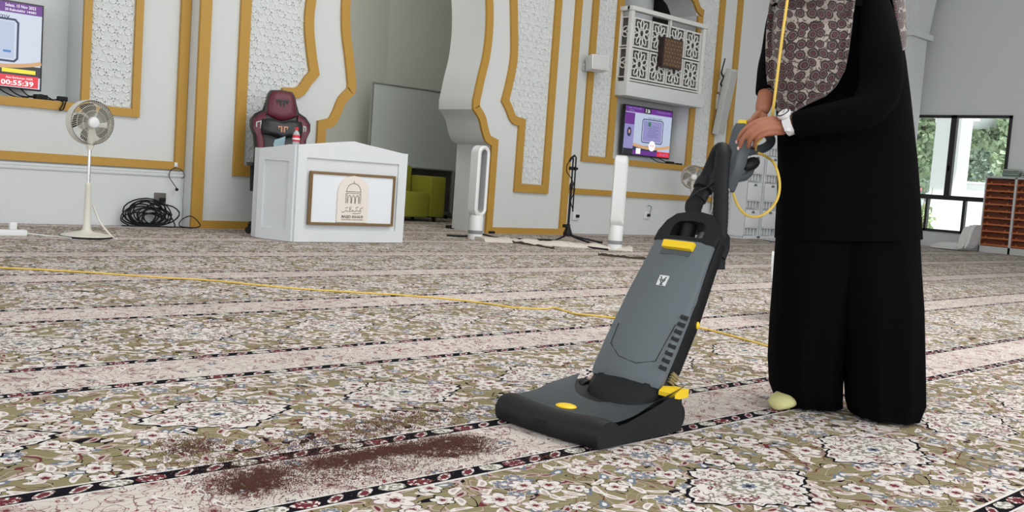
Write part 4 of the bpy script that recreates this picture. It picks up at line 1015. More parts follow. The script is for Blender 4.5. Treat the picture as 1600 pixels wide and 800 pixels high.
# ------------------------------------------------------------------ white drawer towers by the front wall
DW = mat('cabinet_white', (.70, .71, .72), .45); DG = mat('cabinet_grey_gap', (.16, .16, .16), .6)
b = MB(); b.box((12.98, 9.02, .03), (13.34, 9.1, 1.02), bev=.004); b.box((13.0, 9.02, 0), (13.32, 9.1, .03)); b.build('leaning_panel', mat('panel_grey_white', (.60, .60, .59), .5), label='plain grey-white panel standing against the wall left of the drawer towers', cat='panel')
def towerc(x0, x1, lab):
    t = thing('drawer_tower', ((x0 + x1) / 2, 8.9, 0), lab, 'cabinet', group='white drawer towers')
    b = MB(); b.box((x0, 8.75, .02), (x0 + .025, 9.12, 1.75)); b.box((x1 - .025, 8.75, .02), (x1, 9.12, 1.75)); b.box((x0, 9.09, .02), (x1, 9.12, 1.75)); b.box((x0, 8.75, 1.73), (x1, 9.12, 1.75)); b.box((x0, 8.75, .0), (x1, 9.12, .04))
    for k in range(4): b.box((x0 + .02, 8.78, .04 + .425 * k + .0), (x1 - .02, 9.1, .05 + .425 * k))
    b.build('carcass', DW, t)
    for k in range(4):
        z = .05 + .425 * k
        b = MB(); b.box((x0 + .03, 8.73, z + .135), (x1 - .03, 8.75, z + .41), bev=.004); f = b.build('flap_door', DW, t)
        b = MB(); cx = (x0 + x1) / 2
        b.prism([(cx + .045 * cos(a), z + .355 + .04 * sin(a)) for a in [pi * i / 10 for i in range(11)]], 8.724, 8.731); b.build('handle_notch', DG, f)
        b = MB(); b.box((x0 + .05, 8.80, z + .005), (x1 - .09, 8.82, z + .12)); b.build('vent_recess', DG, t)
        b = MB()
        for q in range(4): b.box((x0 + .06 + q * .085, 8.76, z + .008), (x0 + .085 + q * .085, 8.80, z + .118))
        b.box((x0 + .03, 8.74, z + .12), (x1 - .03, 8.76, z + .135)); b.build('vent_bars', DW, t)
    return t
towerc(13.36, 13.80, 'left one of two white drawer towers seen through the loop of yellow cable')
towerc(13.84, 14.32, 'right one of two white drawer towers seen through the loop of yellow cable')
b = MB(); b.box((14.36, 8.98, .02), (14.62, 9.1, 1.9), bev=.005); b.box((14.38, 8.98, 0), (14.60, 9.1, .02)); b.build('side_board', mat('panel_grey_dark', (.45, .45, .44), .6), label='narrow grey board standing right of the drawer towers beside the woman', cat='board')
q = PF(1214, 378); sf = thing('display_stand', (q.x, q.y, 0), 'white flat stand foot and post just left of the black trousers', 'stand')
b = MB(); b.prism([(q.x - .20, q.y - .12), (q.x + .25, q.y - .12), (q.x + .3, q.y + .25), (q.x - .02, q.y + .25)], .012, .045, 'Z'); b.build('foot_plate', WHITE, sf)
b = MB(); b.prism([(q.x - .19, q.y - .11), (q.x + .24, q.y - .11), (q.x + .29, q.y + .24), (q.x - .01, q.y + .24)], 0, .013, 'Z'); b.build('foot_pad', BLACKR, sf)
b = MB(); b.tube([(q.x + .14, q.y + .05, .04), (q.x + .16, q.y + .05, .9)], .02, 10); b.build('post', WHITE, sf)

# ------------------------------------------------------------------ shelf of trays, books, floor chairs by the window
shf = thing('pigeonhole_shelf', (17.82, 5.8, 0), 'white shelf unit with rows of dark orange-brown trays against the right wall', 'shelf')
sx0, sy1, sy0 = 17.68, 6.84, 4.84
WF = mat('shelf_white', (.50, .50, .49), .5); BR = mat('tray_brown', srgb(128, 62, 30), .45, var=.15, bscale=30); BR2 = mat('tray_edge', srgb(176, 96, 50), .4)
b = MB(); nc = 4; cw = (sy1 - sy0) / nc
b.box((17.97, sy0, .02), (17.995, sy1, 1.29)); b.box((sx0, sy0, 1.27), (17.995, sy1, 1.30)); b.box((sx0, sy0, 0), (17.995, sy1, .11))
for i in range(nc + 1):
    yy = sy0 + i * cw; b.box((sx0, max(sy0, yy - .018), 0), (17.995, min(sy1, yy + .018), 1.29))
b.build('carcass', WF, shf)
for i in range(nc):
    for k in range(10):
        z = .12 + k * .115; ya, yb2 = sy0 + i * cw + .02, sy0 + (i + 1) * cw - .02
        b = MB(); b.box((sx0 + .03, ya, z), (17.96, yb2, z + .012)); b.box((sx0 + .16, ya, z), (sx0 + .17, yb2, z + .10)); b.box((sx0 + .02, ya, z), (sx0 + .16, ya + .008, z + .1)); b.box((sx0 + .02, yb2 - .008, z), (sx0 + .16, yb2, z + .1))
        tr = b.build('tray', BR, shf)
        b = MB(); b.box((sx0 + .005, ya, z + .0), (sx0 + .03, yb2, z + .028), bev=.004)
        for yy in (ya + .07, yb2 - .09): b.box((sx0 + .01, yy, z + .028), (sx0 + .022, yy + .025, z + .05), bev=.004)
        b.build('tray_lip', BR2, tr)
bcol = [srgb(120, 140, 132), srgb(150, 160, 150), srgb(128, 146, 140), srgb(170, 172, 160)]
PGM = mat('book_pages', (.6, .6, .56), .8)
def book(x0_, x1_, y0_, y1_, z, h, ci, lab, grp):
    t = thing('book', ((x0_ + x1_) / 2, (y0_ + y1_) / 2, z), lab, 'book', group=grp)
    b = MB(); b.box((x0_, y0_, z), (x1_, y1_, z + .004)); b.box((x0_, y0_, z + h - .004), (x1_, y1_, z + h)); b.box((x0_, y0_, z), (x0_ + .006, y1_, z + h)); b.build('cover', mat('book_cover_%s' % 'abcd'[ci], bcol[ci], .6), t)
    b = MB(); b.box((x0_ + .006, y0_ + .005, z + .004), (x1_ - .005, y1_ - .005, z + h - .004)); b.build('pages', PGM, t)
lv = ['lowest', 'second from the bottom', 'third from the bottom', 'topmost']
for k in range(4): book(17.70, 17.88, 6.32 + .008 * (k % 2), 6.58 + .008 * (k % 2), 1.30 + .034 * k, .032, k % 4, 'grey-green book, %s in the left stack on top of the shelf' % lv[k], 'books on top of the shelf')
for k in range(3): book(17.71, 17.88, 6.0 - .01 * k, 6.29 - .01 * k, 1.30 + .036 * k, .034, (k + 1) % 4, 'pale grey-green book, %s in the right stack on top of the shelf' % (lv[k] if k < 2 else 'topmost'), 'books on top of the shelf')
# legless floor chairs stacked by the wall
FC = mat('white_fabric_vinyl', (.66, .66, .64), .5, bump=.3, bscale=60)
lab4 = ['white legless floor chair lying lowest in the stack below the window', 'white legless floor chair second in the stack below the window', 'white legless floor chair third in the stack below the window', 'white legless floor chair on top of the stack below the window']
fc0 = None
for k in range(4):
    x, y = 17.35, 7.02
    if fc0 is None:
        t = thing('floor_chair', (x, y, 0), lab4[0], 'floor chair', group='stacked floor chairs'); fc0 = t
        b = MB(); b.loft([[(xx, .42 * 1, zz) for xx, zz in ((-.2, .02), (.2, .02), (.2, .06), (-.2, .06))]] + [[(xx, yy, zz) for xx, zz in ((-.22, .015), (.22, .015), (.22, .06 + b_), (-.22, .06 + b_))] for yy, b_ in ((.36, .02), (.2, .03), (.02, .02), (-.05, .01))])
        b.build('seat', FC, t, True)
        b = MB(); b.loft([[(xx, yy + dy, zz) for xx, dy in ((-w, -.03), (w, -.03), (w, .03), (-w, .03))] for yy, zz, w in ((-.03, .02, .22), (-.08, .10, .22), (-.10, .25, .21), (-.13, .38, .18), (-.15, .42, .12))]); b.build('backrest', FC, t, True)
    else:
        t = copy_tree(fc0); t.location = (x + .02 * (k % 2), y - .034 * k, .002 + .012 * k); t['label'] = lab4[k]; t.rotation_euler.z = radians((-3, 2, -2, 3)[k])
# white low table behind the woman
lt = thing('low_table', (4.9, 3.1, 0), 'white low folding table mostly hidden behind the black trousers', 'table')
pa, pb = PD(1206, 398, 5.55), PD(1438, 416, 5.55); zt = (pa.z + pb.z) / 2
nn = pa - CAM; nn.z = 0; nn.normalize(); tt = V((nn.y, -nn.x, 0)); Lh = (pb - pa).length / 2 * 0.88; cc = V((pa.x, pa.y, 0)) + tt * Lh
def LP(a, c, z): return (cc.x + tt.x * a + nn.x * c, cc.y + tt.y * a + nn.y * c, z)
lt.location = (cc.x + nn.x * .2, cc.y + nn.y * .2, 0)
b = MB(); b.loft([[LP(-Lh, 0, zt - .05), LP(Lh, 0, zt - .05), LP(Lh, .42, zt - .05), LP(-Lh, .42, zt - .05)], [LP(-Lh, 0, zt), LP(Lh, 0, zt), LP(Lh, .42, zt), LP(-Lh, .42, zt)]]); b.build('tabletop', WHITE, lt)
for a in (-1, 1):
    for c_ in (.02, .37):
        b = MB(); b.loft([[LP(a * (Lh - .07) - .025, c_, 0), LP(a * (Lh - .07) + .025, c_, 0), LP(a * (Lh - .07) + .025, c_ + .03, 0), LP(a * (Lh - .07) - .025, c_ + .03, 0)], [LP(a * (Lh - .03) - .03, c_, zt - .05), LP(a * (Lh - .03) + .03, c_, zt - .05), LP(a * (Lh - .03) + .03, c_ + .03, zt - .05), LP(a * (Lh - .03) - .03, c_ + .03, zt - .05)]]); b.build('leg', WHITE, lt)

# ------------------------------------------------------------------ vacuum cleaner
VC = V((1.965, 1.862, 0)); VB = V((.9995, .03, 0)); VW = V((.03, -.9995, 0))
vc = thing('upright_vacuum_cleaner', (1.965 + .2, 1.862, 0), 'grey and black upright vacuum cleaner with yellow buttons on the carpet', 'vacuum cleaner')
VM = Matrix(((VB.x, VW.x, 0, VC.x), (VB.y, VW.y, 0, VC.y), (0, 0, 1, 0), (0, 0, 0, 1)))   # local (back, right, up)
def vl(bq, w, z): return VM @ V((bq, w, z))
def vbuild(b, name, m, par=None, **k):
    b.xform(VM); return b.build(name, m, par or vc, **k)
HWD = .192
def wsteps(n=16): return [-HWD + 2 * HWD * i / n for i in range(n + 1)]
# front roll (black bumper)
b = MB(); sec = []
for w in wsteps(20):
    s = w / HWD; sag = .10 * 0; e = (1 - abs(s) ** 8 * .12)
    dip = .014 * (1 - s * s)          # the roll is lower in the middle
    bow = -.012 * (1 - s * s)
    prof = [(.004, .004), (-.004, .02), (-.006, .045), (.004, .068 - dip), (.024, .082 - dip), (.05, .084 - dip), (.07, .074 - dip), (.09, .058 - dip * .6), (.11, .04), (.11, .004)]
    sec.append([(p + bow, w, .004 + (z - .004) * e) for p, z in prof])
b.loft(sec); vbuild(b, 'brush_housing', BLACKP, smooth=50)
# lower black skirt
def deckz(t, s):
    fr = .074 - .010 * (1 - s * s)
    z = fr + (t - .05) * .02 + ((.135 if s > 0 else .05) * max(0, t - .07) * abs(s) ** 5)
    z += (.012 if s > 0 else .008) * max(0, (t - .16) / .16) * (abs(s) ** 2.0)
    z -= .012 * sin(min(1, max(0, (t - .03) / .2)) * pi) * (1 - .3 * s * s)
    return z
b = MB(); b.loft([[(.03, w, .004), (.30, w, .004), (.385, w * .98, .006), (.385, w * .98, min(.05, deckz(.3, w / HWD) - .012)), (.37, w * .98, deckz(.35, w / HWD) - .012), (.30, w, deckz(.30, w / HWD) - .012), (.20, w, deckz(.20, w / HWD) - .012), (.12, w, deckz(.12, w / HWD) - .012), (.06, w, .055)] for w in [(-HWD + .003) + (2 * HWD - .006) * i / 20 for i in range(21)]]); vbuild(b, 'base_skirt', BLACKP)
# grey deck, a curved cover with a hollow where the body tilts
b = MB(); rows = []
NB, NW = 16, 20
for i in range(NB + 1):
    row = []
    for j in range(NW + 1):
        s = -1 + 2 * j / NW; w = s * (HWD - .001)
        f0 = .05 + .030 * (1 - s * s) ** .8 * 0 + .022 * (1 - abs(s)) 
        f1 = (.385 if s > 0 else .36) - .135 * (1 - abs(s) ** 3)
        t = f0 + (f1 - f0) * i / NB
        row.append((t, w, deckz(t, s)))
    rows.append(row)
b.loft(rows, caps=False, closed=False)
r_ = bmesh.ops.solidify(b.bm, geom=b.bm.faces[:], thickness=.010)
vbuild(b, 'deck_cover', GREYP, smooth=50)
b = MB(); b.box((.30, -.10, .01), (.36, .10, .06), bev=.01); vbuild(b, 'rear_carriage', BLACKP)
b = MB(); b.ball((.135, -.045, deckz(.135, -.25) + .001), (.028, .033, .007), 24); vbuild(b, 'height_button', YELP, label='yellow oval button on the deck')
for s in (-1, 1):
    b = MB(); b.lathe([(.042, -.014), (.045, -.008), (.045, .008), (.042, .014)], (.36, s * .168, .045), 24, Matrix.Rotation(pi / 2, 3, 'X')); vbuild(b, 'wheel', BLACKR)
b = MB(); b.loft([[(.335, w, z) for w, z in ((.130, .104), (.188, .104), (.188, .116), (.130, .116))], [(.355, w, z) for w, z in ((.130, .100), (.190, .100), (.190, .128), (.130, .128))], [(.405, w, z) for w, z in ((.14, .100), (.186, .100), (.186, .124), (.14, .124))]]); vbuild(b, 'foot_pedal', YELP, label='yellow foot pedal')
# tilt frame: u along the body (up), n out of the front, w across
A0 = V((.336, 0, .121)); A1 = V((.584, 0, .533)); UX = (A1 - A0).normalized(); NX = V((-UX.z, 0, UX.x)); LB = (A1 - A0).length
def bl(u, w, n): return A0 + UX * u + NX * n + V((0, w, 0))
# pivot neck
b = MB(); rn = []
for k, (u, hw, n0, n1) in enumerate(((-.12, .10, -.06, -.008), (-.085, .122, -.085, .002), (-.02, .130, -.10, .006), (.05, .126, -.095, -.004))):
    rn.append([bl(u, -hw, n0), bl(u, -hw, n1 - .02), bl(u, -hw * .75, n1), bl(u, 0, n1 + .006), bl(u, hw * .75, n1), bl(u, hw, n1 - .02), bl(u, hw, n0)])
b.loft(rn); vbuild(b, 'tilt_joint', BLACKP, smooth=60)
# black rear body
b = MB(); rn = []
for u, hw, n0 in ((-.01, .118, -.085), (.08, .128, -.10), (.25, .126, -.098), (LB * .8, .120, -.088), (LB + .03, .115, -.08), (LB + .085, .108, -.075), (LB + .118, .092, -.07)):
    rn.append([bl(u, -hw, -.012), bl(u, -hw, n0 + .03), bl(u, -hw + .03, n0), bl(u, hw - .03, n0), bl(u, hw, n0 + .03), bl(u, hw, -.012)])
# (top region is opened for the grip by building it as bars below)
b.loft(rn[:5]); vbuild(b, 'rear_body', BLACKP, smooth=50)
# grey front cover
b = MB(); rn = []
for u, hw, n1 in ((0.0, .124, .0), (.02, .130, .010), (.12, .130, .016), (.30, .124, .014), (LB - .06, .113, .010), (LB + .005, .110, .004)):
    rn.append([bl(u, -hw, -.014), bl(u, -hw, -.002 + n1 * .2), bl(u, -hw + .012, n1 * .8), bl(u, -hw * .62, n1), bl(u, -hw * .58, n1 + .003), bl(u, 0, n1 + .006), bl(u, hw * .58, n1 + .003), bl(u, hw * .62, n1), bl(u, hw - .012, n1 * .8), bl(u, hw, -.002 + n1 * .2), bl(u, hw, -.014)])
b.loft(rn); fcv = vbuild(b, 'front_cover', GREYP, smooth=35)
# seam of the filter lid on the cover
b = MB(); b.tube([bl(.17, -.095, .0150), bl(.10, -.09, .0155), bl(.065, -.04, .0175), bl(.055, .03, .0175), bl(.075, .09, .0145), bl(.20, .105, .0145)], .0013, 5); vbuild(b, 'lid_seam', BLACKP, fcv)
# side louvres
for k in range(8):
    b = MB(); u = .06 + .024 * k; b.loft([[bl(u, .112, .012), bl(u + .010, .112, .012), bl(u + .010, .1285, .0), bl(u, .1285, .0)], [bl(u - .006, .112, .018), bl(u + .004, .112, .018), bl(u + .004, .131, .004), bl(u - .006, .131, .004)]]); vbuild(b, 'louvre', BLACKP, fcv)
# top carrying bow with a real opening
b = MB(); hw = .113
oo = [(-hw, LB + .0), (-hw + .002, LB + .035), (-hw + .018, LB + .075), (-hw + .045, LB + .102), (0, LB + .118), (hw - .045, LB + .106), (hw - .018, LB + .082), (hw - .002, LB + .04), (hw, LB + .0)]
ii = [(-.062, LB + .022), (-.062, LB + .05), (-.055, LB + .068), (-.04, LB + .076), (0, LB + .08), (.04, LB + .076), (.055, LB + .068), (.062, LB + .05), (.062, LB + .022)]
for k in range(8):
    q = [oo[k], oo[k + 1], ii[k + 1], ii[k]]
    b.loft([[bl(u, w, .004) for w, u in q], [bl(u, w, -.082) for w, u in q]])
q = [(-hw, LB), (hw, LB), (.062, LB + .022), (-.062, LB + .022)]; b.loft([[bl(u, w, .004) for w, u in q], [bl(u, w, -.082) for w, u in q]])
bmesh.ops.remove_doubles(b.bm, verts=b.bm.verts, dist=1e-5)
vbuild(b, 'carrying_bow', BLACKP, smooth=50)
# latch button and badge
b = MB(); rn = []
for u, hw_ in ((LB - .034, .050), (LB - .032, .054), (LB - .008, .056), (LB - .004, .052)): rn.append([bl(u, -hw_, .010), bl(u, hw_, .010), bl(u, hw_, .028 if hw_ > .053 else .020), bl(u, -hw_, .028 if hw_ > .053 else .020)])
b.loft(rn); vbuild(b, 'latch', YELP, label='yellow lid latch', smooth=30)
b = MB(); rn = [[bl(u, -.058, .0135), bl(u, .050, .0135), bl(u, .050, .0155), bl(u, -.058, .0155)] for u in (LB - .052, LB - .034)]; b.loft(rn); vbuild(b, 'latch_recess', GREYD)
b = MB(); rn = [[bl(u, -.017, .015), bl(u, .016, .015), bl(u, .016, .0215), bl(u, -.017, .0215)] for u in (LB - .165, LB - .13)]; b.loft(rn); bd = vbuild(b, 'badge', mat('badge_white', (.7, .7, .7), .4))
b = MB()
for du in (0, .009): b.tube([bl(LB - .139 - du * 0 - .0 + .004 - du, -.010, .022), bl(LB - .150 - du, 0, .022), bl(LB - .139 + .004 - du, .010, .022)], .0018, 5)
b.tube([bl(LB - .162, -.004, .022), bl(LB - .162, .006, .022)], .0018, 5); vbuild(b, 'badge_mark', BLACKP, bd)
b = MB(); b.loft([[bl(.04, .1285, -.055), bl(.04, .1285, -.03), bl(.07, .1285, -.03), bl(.07, .1285, -.06)], [bl(.04, .134, -.055), bl(.04, .134, -.03), bl(.07, .134, -.03), bl(.07, .134, -.06)]])
for k in range(4): b.loft([[bl(.035 + .008 * k, .128, -.062), bl(.038 + .008 * k, .128, -.062), bl(.038 + .008 * k, .128, -.025), bl(.035 + .008 * k, .128, -.025)], [bl(.035 + .008 * k, .137, -.062), bl(.038 + .008 * k, .137, -.062), bl(.038 + .008 * k, .137, -.025), bl(.035 + .008 * k, .137, -.025)]])
vbuild(b, 'side_clip', mat('clip_tan', srgb(140, 126, 84), .5))
b = MB(); b.ball(bl(.24, .126, -.06), (.008, .006, .012), 10); vbuild(b, 'side_button', YELP)
# handle tube, grip, hose, in local coordinates (back, right, up)
TB = mat('brushed_tube', (.55, .56, .57), .3, .7)
b = MB(); b.tube([bl(.30, 0, -.085), (.66, 0, .52), (.74, 0, .622), (.835, 0, .775)], .0165, 16); vbuild(b, 'handle_tube', TB, label='silver handle tube')
b = MB(); b.tube([bl(.30, 0, -.10), bl(LB - .02, 0, -.088), (.70, 0, .56)], [.02, .024, .022], 12); vbuild(b, 'tube_socket', BLACKP)
def vp(u, v, w): # local (back, up) of a pixel on the plane w
    r = ray(u, v); Pw = VC + VW * w; t_ = (Pw - CAM).dot(VW) / r.dot(VW); p = CAM + r * t_; q = p - VC; return (q.dot(VB), w, p.z)
g0 = [(.812, .730), (.835, .80), (.862, .88), (.872, .925)]
b = MB(); rn = []
for (bb, zz), hb, hw_ in zip([(.806, .715), (.820, .76), (.838, .81), (.858, .87), (.868, .905), (.874, .93)], (.017, .024, .030, .031, .032, .026), (.019, .024, .027, .027, .027, .022)):
    sl = V((.25, 0, -.07))
    rn.append([(bb - hb, -hw_ * .7, zz + .0), (bb - hb * .8, -hw_, zz - .004), (bb + hb * .8, -hw_, zz - .012), (bb + hb, -hw_ * .6, zz - .014), (bb + hb, hw_ * .6, zz - .014), (bb + hb * .8, hw_, zz - .012), (bb - hb * .8, hw_, zz - .004), (bb - hb, hw_ * .7, zz + .0)])
b.loft(rn); vbuild(b, 'handle_head', GREYD, smooth=50)
b = MB(); b.loft([[(.855, -.018, .925), (.91, -.018, .918), (.91, .018, .918), (.855, .018, .925)], [(.86, -.014, .942), (.905, -.014, .936), (.905, .014, .936), (.86, .014, .942)]]); vbuild(b, 'power_switch', YELP, label='yellow switch on top of the handle')
# grip loop towards the woman
b = MB(); b.tube(spline([(.87, 0, .905), (.94, 0, .92), (1.02, 0, .91), (1.05, 0, .885), (1.01, 0, .86), (.93, 0, .845), (.85, 0, .83)], 6), .016, 12); vbuild(b, 'grip_loop', GREYD)
b = MB(); b.tube([(.83, 0, .745), (.90, 0, .757), (.925, 0, .775)], [.015, .016, .018], 10); b.ball((.93, 0, .785), (.02, .016, .022), 12); vbuild(b, 'cable_hook', GREYD)
b = MB(); b.ball((.905, .02, .80), (.045, .02, .022), 14, Matrix.Rotation(radians(-18), 3, 'Y')); vbuild(b, 'cable_clip', BLACKP)
# hose: up from the right rear corner, over, and down behind
hp = [(.655, .085, .46), (.655, .082, .56), vp(1126, 330, .078), vp(1127, 280, .07), vp(1129, 250, .055), vp(1131, 237, .04), vp(1124, 236, .01), vp(1112, 262, -.02), vp(1097, 295, -.03), vp(1085, 325, -.03), (.64, -.03, .54)]
b = MB(); pth = spline(hp, 12); b.tube(pth, [.0235 + .0012 * (i % 2) for i in range(len(pth))], 16); vbuild(b, 'suction_hose', BLACKR, smooth=60)
b = MB(); b.tube([vp(1090, 312, -.03), vp(1106, 282, -.025)], .028, 14); b.tube([vp(1098, 296, -.02), vp(1104, 284, -.02)], .033, 14); vbuild(b, 'hose_cuff', BLACKP)
b = MB(); b.tube(spline([vp(1072, 330, .0), vp(1074, 315, .0), vp(1090, 300, .02), vp(1110, 290, .04), vp(1120, 280, .05)], 6), .004, 6); b.tube(spline([vp(1078, 350, -.02), vp(1084, 360, -.02), vp(1084, 372, -.02)], 5), .004, 6); vbuild(b, 'inner_lead', BLACKR)

# ------------------------------------------------------------------ yellow power cable
Dw = 3.24
cf_ = [(-160, 404), (-60, 411), (0, 418), (60, 421), (160, 427), (260, 434), (330, 438), (400, 445), (480, 452), (560, 457), (640, 462), (700, 467), (760, 474), (800, 480), (850, 482.5), (866, 481), (900, 490), (950, 495.5), (1010, 503), (1090, 512), (1130, 521), (1170, 532), (1205, 542)]
pts = [PF(u, v, .005) for u, v in cf_]
pts += [V((4.06, 2.36, .006)), V((3.98, 2.15, .006)), V((3.80, 2.0, .02)), V((3.62, 1.93, .30)), V((3.50, 1.88, .8)), V((3.42, 1.84, 1.15)), V((3.32, 1.80, 1.36)), V((3.20, 1.82, 1.42)), PD(1246, -62, 3.30), PD(1234, -20, 3.22), PD(1226, 30, 3.20), PD(1218, 90, 3.22), PD(1212, 140, 3.235), PD(1208, 170, 3.25), PD(1204, 192, 3.29), PD(1193, 212, 3.31), PD(1183, 224, 3.275), PD(1181, 236, 3.35), PD(1196, 244, 3.35)]
pts += [PD(1210, 256, 3.28), PD(1218, 285, 3.27), PD(1214, 312, 3.27), PD(1198, 332, 3.27), PD(1178, 339, 3.28), PD(1160, 331, 3.30), PD(1148, 310, 3.32), PD(1143, 285, 3.335), vl(.87, -.02, .76), vl(.84, -.015, .80)]
b = MB(); b.tube(spline(pts, 5), .0046, 8)
b.build('power_cable', YCORD, label='long yellow power cable across the carpet and over the woman\'s shoulder to the handle', cat='cable')

# ------------------------------------------------------------------ spilled brown granules
def spill():
    from mathutils import noise as mn
    rnd = random.Random(11); vs, fs = [], []
    def grain(x, y, s):
        i = len(vs); z = .0008 + rnd.random() * .0035; a = rnd.random() * 6.28
        for k in range(3): vs.append((x + s * cos(a + 2.09 * k), y + s * sin(a + 2.09 * k) * .7, z))
        vs.append((x, y, z + s * .9)); fs.extend([(i, i + 1, i + 3), (i + 1, i + 2, i + 3), (i + 2, i, i + 3)])
    def clus(cx, cy, sx, sy, ang, n, s=(.0012, .0026)):
        c, q = cos(ang), sin(ang)
        for _ in range(n):
            a, b_ = rnd.gauss(0, sx), rnd.gauss(0, sy)
            gx, gy = cx + a * c - b_ * q, cy + a * q + b_ * c
            cl = mn.noise(V((gx * 55, gy * 55, 0))) + .6 * mn.noise(V((gx * 150, gy * 150, 3)))
            if cl + .26 < rnd.uniform(-.35, .35): continue
            grain(gx, gy, rnd.uniform(*s))
    def at(u, v): p = PF(u, v); return p.x, p.y
    for (u, v, sx, sy, ang, n) in ((398, 758, .035, .028, .3, 3600), (382, 750, .06, .04, .3, 2200), (420, 740, .03, .02, 0, 900),
                                   (300, 702, .05, .03, .2, 1300), (285, 690, .045, .03, 0, 500), (525, 722, .055, .026, .1, 3600), (575, 712, .05, .02, .1, 2200), (620, 705, .06, .022, -.1, 3000), (665, 700, .06, .026, -.3, 3400), (712, 690, .05, .028, -.3, 3600), (735, 702, .04, .03, -.6, 2000), (690, 712, .04, .012, -.5, 1100),
                                   (600, 665, .10, .05, .1, 1500), (640, 650, .13, .05, .1, 1300), (520, 690, .12, .07, .1, 2400), (500, 745, .16, .05, .2, 2400), (450, 720, .14, .08, .2, 1800), (620, 730, .12, .05, 0, 1900), (350, 720, .10, .08, .2, 1000), (700, 655, .12, .05, .1, 800), (860, 715, .06, .02, 0, 350), (1000, 712, .10, .05, 0, 300)):
        x, y = at(u, v); clus(x, y, sx, sy, ang, n)
    me = bpy.data.meshes.new('spilled_granules'); me.from_pydata(vs, [], fs); me.materials.append(mat('brown_granules', srgb(82, 46, 34), .9, var=.3, bscale=300))
    o = bpy.data.objects.new('spilled_granules', me); COL.objects.link(o)
    tag(o, 'dark brown granules spilled over the beige carpet stripe in front of the vacuum cleaner', 'granules', None, 'stuff')
spill()
# ------------------------------------------------------------------ the woman
wm = thing('person', (3.2, 1.7, 0), 'person in black tunic and wide black trousers with a patterned headscarf, holding the vacuum handle', 'person')
CLOTH = mat('black_cloth', (.0022, .0022, .0026), 1.0, bump=.4, bscale=900, spec=.06)
RH = V((CR.x, CR.y, 0)).normalized(); DH = V((-RH.y, RH.x, 0))
if DH.dot(CD) < 0: DH = -DH
NS = 40
def ringpx(v, uL, uR, dc, wd, fold=0.0, ph=0.0, ex=2.3, nf=9, dz=None):
    a, c = PD(uL, v, dc), PD(uR, v, dc); m = (a + c) / 2; r = (c - a) / 2; z = m.z if dz is None else dz
    out = []
    for k in range(NS):
        th = 2 * pi * k / NS; cx, sx = cos(th), sin(th)
        qx = abs(cx) ** (2 / ex) * (1 if cx > 0 else -1); qy = abs(sx) ** (2 / ex) * (1 if sx > 0 else -1)
        f = 1 + fold * sin(nf * th + ph) * (abs(sx))
        p = m + r * (qx * (1 + fold * .3 * sin(nf * th + ph) * (abs(sx)))) + DH * (qy * wd * f); 
        if dz is not None: p.z = dz
        out.append(p)
    return out
# --- trousers
b = MB()
# far (image left) leg
dA = 3.33
b.loft([ringpx(622, 1214, 1313, 3.40, .12, .10, .5, dz=.010), ringpx(600, 1205, 1312, 3.40, .135, .08, .5), ringpx(560, 1203, 1314, 3.40, .14, .06, .6), ringpx(500, 1206, 1322, 3.39, .14, .05, .7), ringpx(440, 1210, 1330, 3.38, .135, .04), ringpx(380, 1214, 1345, 3.39, .13, .03), ringpx(320, 1217, 1350, 3.40, .13, .02)])
# near (image right) leg
b.loft([ringpx(648, 1330, 1430, 3.28, .12, .10, 1.2, dz=.010), ringpx(628, 1325, 1441, 3.29, .12, .09, 1.2), ringpx(590, 1323, 1440, 3.30, .13, .06, 1.3), ringpx(540, 1318, 1437, 3.32, .15, .05, 1.4), ringpx(480, 1306, 1436, 3.35, .15, .04), ringpx(420, 1296, 1433, 3.37, .145, .03), ringpx(360, 1285, 1431, 3.39, .14, .02), ringpx(320, 1280, 1430, 3.40, .14, .02)])
bmesh.ops.subdivide_edges(b.bm, edges=[], cuts=1)
b.build('trousers', CLOTH, wm, smooth=80)
# --- tunic
DC = 3.40
TORSO = [(-46, 1290, 1352, .06), (-36, 1262, 1372, .08), (-24, 1232, 1390, .10), (-5, 1216, 1397, .12), (25, 1209, 1401, .135), (60, 1207, 1405, .15), (100, 1209, 1411, .155), (150, 1214, 1417, .16), (200, 1217, 1422, .165), (250, 1218, 1427, .17), (300, 1217, 1431, .172), (350, 1214, 1434, .172), (372, 1213, 1435, .172)]
def interp(v):
    T = TORSO
    if v <= T[0][0]: return T[0][1:]
    for a, c in zip(T, T[1:]):
        if v <= c[0]:
            t = (v - a[0]) / (c[0] - a[0]); return tuple(a[i] + (c[i] - a[i]) * t for i in (1, 2, 3))
    return T[-1][1:]
b = MB(); b.loft([ringpx(v, l, r, DC, w, .02, v * .01, nf=6) for v, l, r, w in TORSO][::-1])
b.build('tunic', CLOTH, wm, smooth=80)
# --- sleeves
b = MB()
b.tube(spline([PD(1352, -22, 3.34), PD(1368, 30, 3.27), PD(1376, 90, 3.20), PD(1374, 140, 3.17), PD(1352, 172, 3.14), PD(1315, 182, 3.14), PD(1275, 189, 3.16), PD(1243, 195, 3.19)], 6), [.05 + .018 * sin(min(1, i / 24) * pi * .8) - (.020 * max(0, (i - 20) / 22)) for i in range(43)], 20)
b.build('sleeve', CLOTH, wm, smooth=80)
b = MB()
b.tube(spline([PD(1240, -12, 3.50), PD(1222, 30, 3.52), PD(1212, 80, 3.50), PD(1205, 105, 3.46), PD(1201, 128, 3.43), PD(1198, 146, 3.41)], 6), [.056 - .018 * i / 30 for i in range(31)], 18)
b.build('sleeve', CLOTH, wm, smooth=80)
